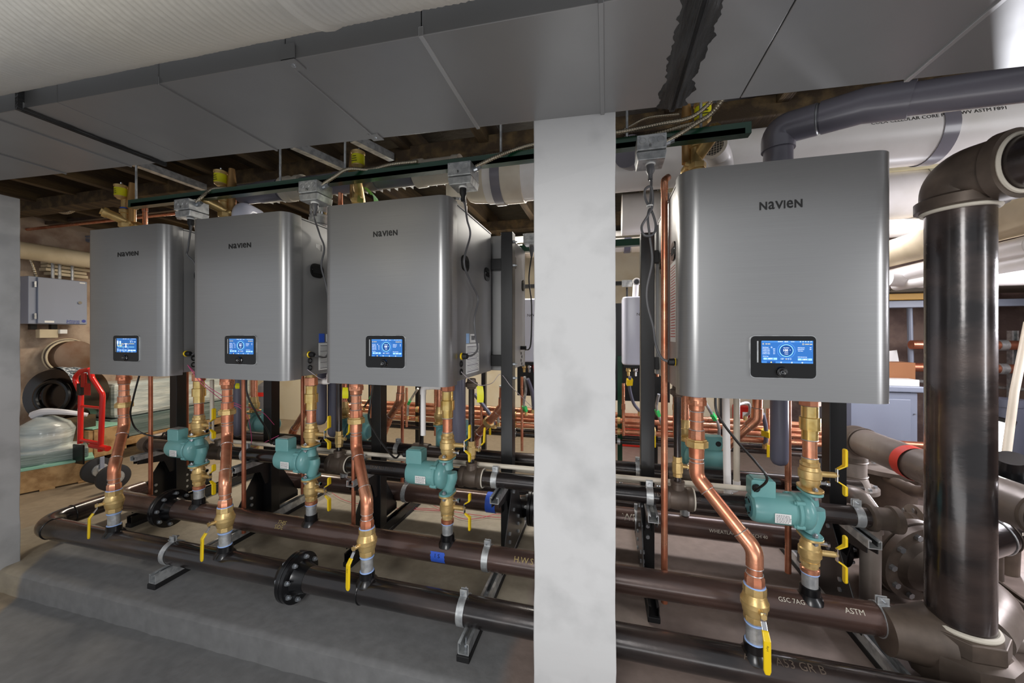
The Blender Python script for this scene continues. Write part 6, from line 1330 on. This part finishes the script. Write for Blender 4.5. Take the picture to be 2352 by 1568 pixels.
for k in range(3): single('looped_tube', MB().tube(smoothpath([PY(125+22*k, 560, 2.6), PY(145+20*k, 548-2*k, 2.6), PY(180+10*k, 545+4*k, 2.6), PY(215, 542+7*k, 2.6)], 8), .011, 8), M['cab'], ['outermost', 'middle', 'innermost'][k]+' of three grey tubes curving left of the leftmost boiler top', 'tube', 'curved grey tubes')
single('ceiling_rail', MB().box2((XA(30, 2.3), 2.3, H+1.045), (XA(400, 2.3), 2.34, H+1.075)), M['iron'], 'dark rail hung level below the joists at far left', 'rail', smooth=0)
# pale bluish building rubble on the floor : trolley, pallets, wrapped goods
def fl(px, py): return PZ(px, py, -.10)
# stone drum with coiled hose
c = wp(196, 820, -4.7)
t = thing('rusty_drum', 'rusty round drum with coiled hose, left of the leftmost boiler', 'drum', (c.x, c.y, c.z)); part(t, 'shell', MB().lathe((-5.12, c.y+.08, c.z), X_, [(0, .15), (.13, .15), (.14, .13)], 30), M['rust'])
for k in range(3): part(t, 'hose_coil', MB().ring((-5.07+.03*k, c.y+.06-.01*k, c.z), X_, .165-.008*k, .008, 36, 8), M['insul' if k != 1 else 'iron'])
part(t, 'stand', MB().box2((-5.10, c.y+.02, -.1), (-5.02, c.y+.14, c.z-.13)), M['woodd'], smooth=0)
c = PY(142, 908, 2.20); t = thing('round_drum', 'large glossy dark round drum leaning behind the red hand truck', 'drum', (c.x, c.y, -.1))
t_z = c.z; part(t, 'drum_shell', MB().lathe(c+V((-.05, .05, 0)), (.35, -1, .1), [(-.16, .20), (-.14, .235), (.10, .24), (.12, .225), (.10, .15), (.02, .10)], 36), M['drum']); part(t, 'front_plate', MB().cyl(c+V((-.05, .05, 0))+V((.35, -1, .1)).normalized()*.03, c+V((-.05, .05, 0))+V((.35, -1, .1)).normalized()*.07, .2, n=30), M['drum']); part(t, 'inner_ring', MB().ring(c+V((0, -.06, 0)), (.35, -1, .1), .13, .02, 30, 8), M['blackpl']); part(t, 'stand', MB().box2((c.x-.15, c.y-.05, -.1), (c.x+.15, c.y+.15, c.z-.19)), M['woodd'], smooth=0)
# a plaid cloth over it
b = MB(); n = 14; vs = []; d = V((.35, -1, .1)).normalized()
for i in range(n+1):
    a = .5+(PI-1.0)*i/n
    for j in range(5): o = c+V((-.05, .05, 0))+d*(-.12+.05*j); vs.append(o+V((math.cos(a)*.246, 0, math.sin(a)*(.246+.004*(j % 2)))))
single('plaid_cloth', b.add(vs, [(i*5+j, i*5+j+1, (i+1)*5+j+1, (i+1)*5+j) for i in range(n) for j in range(4)]), M['plaid'], 'plaid cloth draped over the dark drum at far left', 'cloth')
def pallet(name, lab, o, ux, L, W_, h=.11, nt=6, top='wood'):
    o = V(o); ux = V(ux).normalized(); uy = Z_.cross(ux); R = Matrix((ux, uy, Z_)).transposed(); t = thing(name, lab, 'pallet', o, 'wooden pallets')
    for k in range(nt): part(t, 'top_board', MB().box(o+ux*L/2+uy*(W_*(k+.5)/nt)+Z_*(h-.009), (L, W_/nt*.88, .018), R=R), M[top], smooth=0, bevel=.002)
    for k in range(3): part(t, 'stringer', MB().box(o+ux*L/2+uy*(.03+(W_-.06)*k/2)+Z_*(h/2-.004), (L, .035, h-.03), R=R), M['wood'], smooth=0, bevel=.002)
    for k in range(3): part(t, 'bottom_board', MB().box(o+ux*(.05+(L-.1)*k/2)+uy*W_/2+Z_*.008, (.08, W_, .016), R=R), M['wood'], smooth=0, bevel=.002)
    return t
pz = fl(60, 1085); p = fl(172, 1062); ux = (p-V((-4.75, 1.55, -.1)));
P0 = V((-4.45, 1.72, -.1)); dirp = V((.45, 1, 0))
pallet('pallet', 'wooden pallet with green top under the plastic-wrapped load at far left', P0, dirp, .50, .5, .20, 5, 'woodg')
uxp = dirp.normalized(); uyp = Z_.cross(uxp)
c = P0+uxp*.24+uyp*.25+Z_*.20
t = thing('wrapped_load', 'plastic-wrapped rounded load on the green-topped pallet at far left', 'load', c)
b = MB().lathe(c, Z_, [(0, .20), (.10, .20), (.11, .15), (.24, .17), (.30, .14), (.36, .05)], 14); part(t, 'wrapped_body', b, M['wrap'], 'clear plastic-wrapped body', smooth=50)
part(t, 'base_block', MB().box(c+Z_*.045, (.46, .40, .09), R=Matrix((uxp, uyp, Z_)).transposed()), M['wrapd'], smooth=0, bevel=.01)
b = MB(); q = c+Z_*.37; b.tube(smoothpath([q+V((-.10, -.02, 0)), q+V((.0, 0, .03)), q+V((.12, .06, .02)), q+V((.20, .16, -.02))], 6), .03, 8, rf=lambda i: .035*(1-.03*i)); part(t, 'cloth_bundle', b, M['cloth'], 'white twisted cloth on top')
c = PZ(152, 1012, .0); t = thing('tool_bag', 'red and black tool case on the floor left of the hand truck', 'bag', (c.x, c.y, -.1)); part(t, 'bag_body', MB().box((c.x-.05, c.y+.1, .0), (.36, .22, .20), rz=.3), M['redd'], smooth=0, bevel=.03); part(t, 'lid', MB().box((c.x-.05, c.y+.1, .12), (.37, .23, .06), rz=.3), M['blackpl'], smooth=0, bevel=.02); part(t, 'strap', MB().box((c.x-.02, c.y-.02, .02), (.03, .01, .16), rz=.3), M['yellow'], smooth=0)
# hand truck
b0 = PY(205, 1055, 2.12); Yh = 2.12
t = thing('hand_truck', 'bright red hand truck with curved handle and black wheels', 'hand truck', (b0.x, Yh, -.1))
A_ = lambda x, y, Y=Yh: PY(x, y, Y)
part(t, 'frame_tube', MB().tube(fillet([A_(184, 1018), A_(186, 905), A_(170, 868), A_(185, 852), A_(207, 848)], .05), .0175, 14), M['red'], 'red tubular frame')
part(t, 'frame_tube', MB().tube(fillet([A_(231, 1036), A_(236, 905), A_(212, 868), A_(207, 848)], .05), .0175, 14), M['red'], 'red tubular frame')
part(t, 'cross_bar', MB().cyl(A_(188, 932), A_(232, 937), .011, n=12), M['red']); part(t, 'cross_bar', MB().cyl(A_(186, 1010), A_(232, 1018), .014, n=12), M['red'])
part(t, 'handle_bracket', MB().box(A_(200, 872)+V((0, -.02, 0)), (.05, .02, .12)), M['redd'], smooth=0, bevel=.006); part(t, 'label_plate', MB().box(A_(208, 893)+V((0, -.02, 0)), (.07, .01, .10)), M['redd'], smooth=0, bevel=.004); part(t, 'lock_box', MB().box(A_(190, 893)+V((0, -.01, 0)), (.04, .04, .10)), M['blackpl'], smooth=0, bevel=.006)
part(t, 'toe_plate', MB().box(A_(192, 1040)+V((0, -.03, 0)), (.13, .012, .16)), M['blackpl'], smooth=0, bevel=.004)
part(t, 'axle_housing', MB().tube([A_(210, 1022), A_(248, 1030)], .022, 12), M['red'])
for k, (x, y, Y) in enumerate(((227, 1045, 2.16), (262, 1052, 2.08))):
    w_c = PY(x, y, Y); r_ = min(.11, w_c.z+.1); w_c = V((w_c.x, w_c.y, -.1+.105))
    wh = part(t, 'wheel', MB().lathe(w_c-V((.025, 0, 0)), (1, -.15, 0), [(0, .085), (.006, .102), (.040, .102), (.046, .085)], 30), M['tyre'], 'black rubber wheel'); part(wh, 'hub', MB().lathe(w_c+V((.018, 0, 0)), (1, -.15, 0), [(0, .055), (.012, .05), (.014, .02), (.03, .018)], 20), M['galv']); part(wh, 'fork', MB().box(w_c+V((.04, 0, .055)), (.008, .03, .12)), M['cab'], smooth=0, bevel=.003)
# wooden crate and long wrapped stack
def obox(t, nm, o, ux, d, m, off=(0, 0, 0), bevel=.004, label=None):
    ux = V(ux).normalized(); uy = Z_.cross(ux); R = Matrix((ux, uy, Z_)).transposed(); c = V(o)+ux*off[0]+uy*off[1]+Z_*off[2]
    return part(t, nm, MB().box(c, d, R=R), M[m], label, smooth=0, bevel=bevel)
dc = V((1, .02, 0)); o = V((-4.92, 2.27, -.1))
t = thing('wooden_crate', 'open wooden crate just behind the red hand truck', 'crate', o)
for k in range(3): obox(t, 'slat', o, dc, (.46, .02, .072), 'wood', (.23, 0, .19+.08*k))
for k in range(2): obox(t, 'corner_post', o, dc, (.05, .03, .39), 'wood', (.02+.42*k, -.02, .195))
obox(t, 'side_panel', o, dc, (.02, .22, .25), 'wood', (.46, .11, .265)); obox(t, 'lid_board', o, dc, (.46, .23, .012), 'woodg', (.23, .11, .400)); obox(t, 'base_runner', o, dc, (.46, .05, .08), 'woodd', (.23, .03, .04))
s0 = V((-4.74, 2.55, -.1)); s1 = V((-4.74, 4.1, -.1)); dl_ = (s1-s0).normalized(); LL = (s1-s0).length
t = thing('long_pallet', 'long timber skid under the plastic-wrapped sheet stack', 'pallet', s0)
for k in range(3): obox(t, 'runner', s0, dl_, (LL, .06, .09), 'woodd', (LL/2, .03+.15*k, .045))
for k in range(9): obox(t, 'cross_board', s0, dl_, (.09, .36, .03), 'wood', (.08+(LL-.16)*k/8, .18, .105), .002)
obox(t, 'edge_board', s0, dl_, (LL, .04, .075), 'wood', (LL/2, .022, .158))
t = thing('sheet_stack', 'long stack of sheets in clear plastic wrap behind the left boilers', 'stack', s0+Z_*.20)
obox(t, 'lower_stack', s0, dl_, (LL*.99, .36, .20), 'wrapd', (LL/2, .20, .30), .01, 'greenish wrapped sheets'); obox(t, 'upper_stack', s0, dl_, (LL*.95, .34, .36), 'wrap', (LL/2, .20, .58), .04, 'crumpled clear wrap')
part(t, 'square_tube_end', MB().box(s0+dl_*.10+V((.012, 0, .22)), (.03, .06, .05)), M['hole'], smooth=0)
single('barrel_pole', MB().cyl(PY(352, 1035, 3.0)*1, PY(352, 860, 3.0), .0), M['pvc'], 'x', 'x') if 0 else None
p = PY(690, 930, 4.2); single('rag_bundle', MB().sph((PZ(655, 952, -.1).x, PZ(655, 952, -.1).y, -.06), (.10, .06, .04)), M['insul'], 'pale crumpled rag on the floor by the cream wall', 'rag')
x_ = PY(612, 900, 3.7); t = thing('pressure_vessel', 'small grey cylinder with red label behind the gap of the second boiler', 'vessel', (x_.x, 3.7, -.1)); part(t, 'shell', MB().lathe((x_.x, 3.7, -.1), Z_, [(0, .09), (.02, .11), (.55, .11), (.62, .09), (.66, .04)], 24), M['cord']); part(t, 'red_label', MB().band((x_.x, 3.7, .42), Z_, .1105, .05, .001, 24), M['redd'])
single('floor_scrap', MB().sph(PZ(1130, 1056, 0)+V((0, 0, 0)), .001), M['white'], 'x', 'x') if 0 else None

p = PX(744, 570, -1.338); b = MB(); vs = []
for k in range(6): a = k*.5; vs += [p+V((.004*k-.01, -.012*k, -.014-.004*math.sin(a*2))), p+V((.004*k-.01, -.012*k, .010+.003*math.sin(a*2)))]
m_ = len(vs); vs += [v_+V((.0012, 0, 0)) for v_ in vs]
fs = [(2*k, 2*k+1, 2*k+3, 2*k+2) for k in range(5)]+[(m_+2*k+2, m_+2*k+3, m_+2*k+1, m_+2*k) for k in range(5)]+[(0, 1, m_+1, m_), (11, 10, m_+10, m_+11)]
single('cord_tag', b.add(vs, fs), M['tagc'], 'white paper tag on the cord beside the second boiler', 'tag', smooth=0)
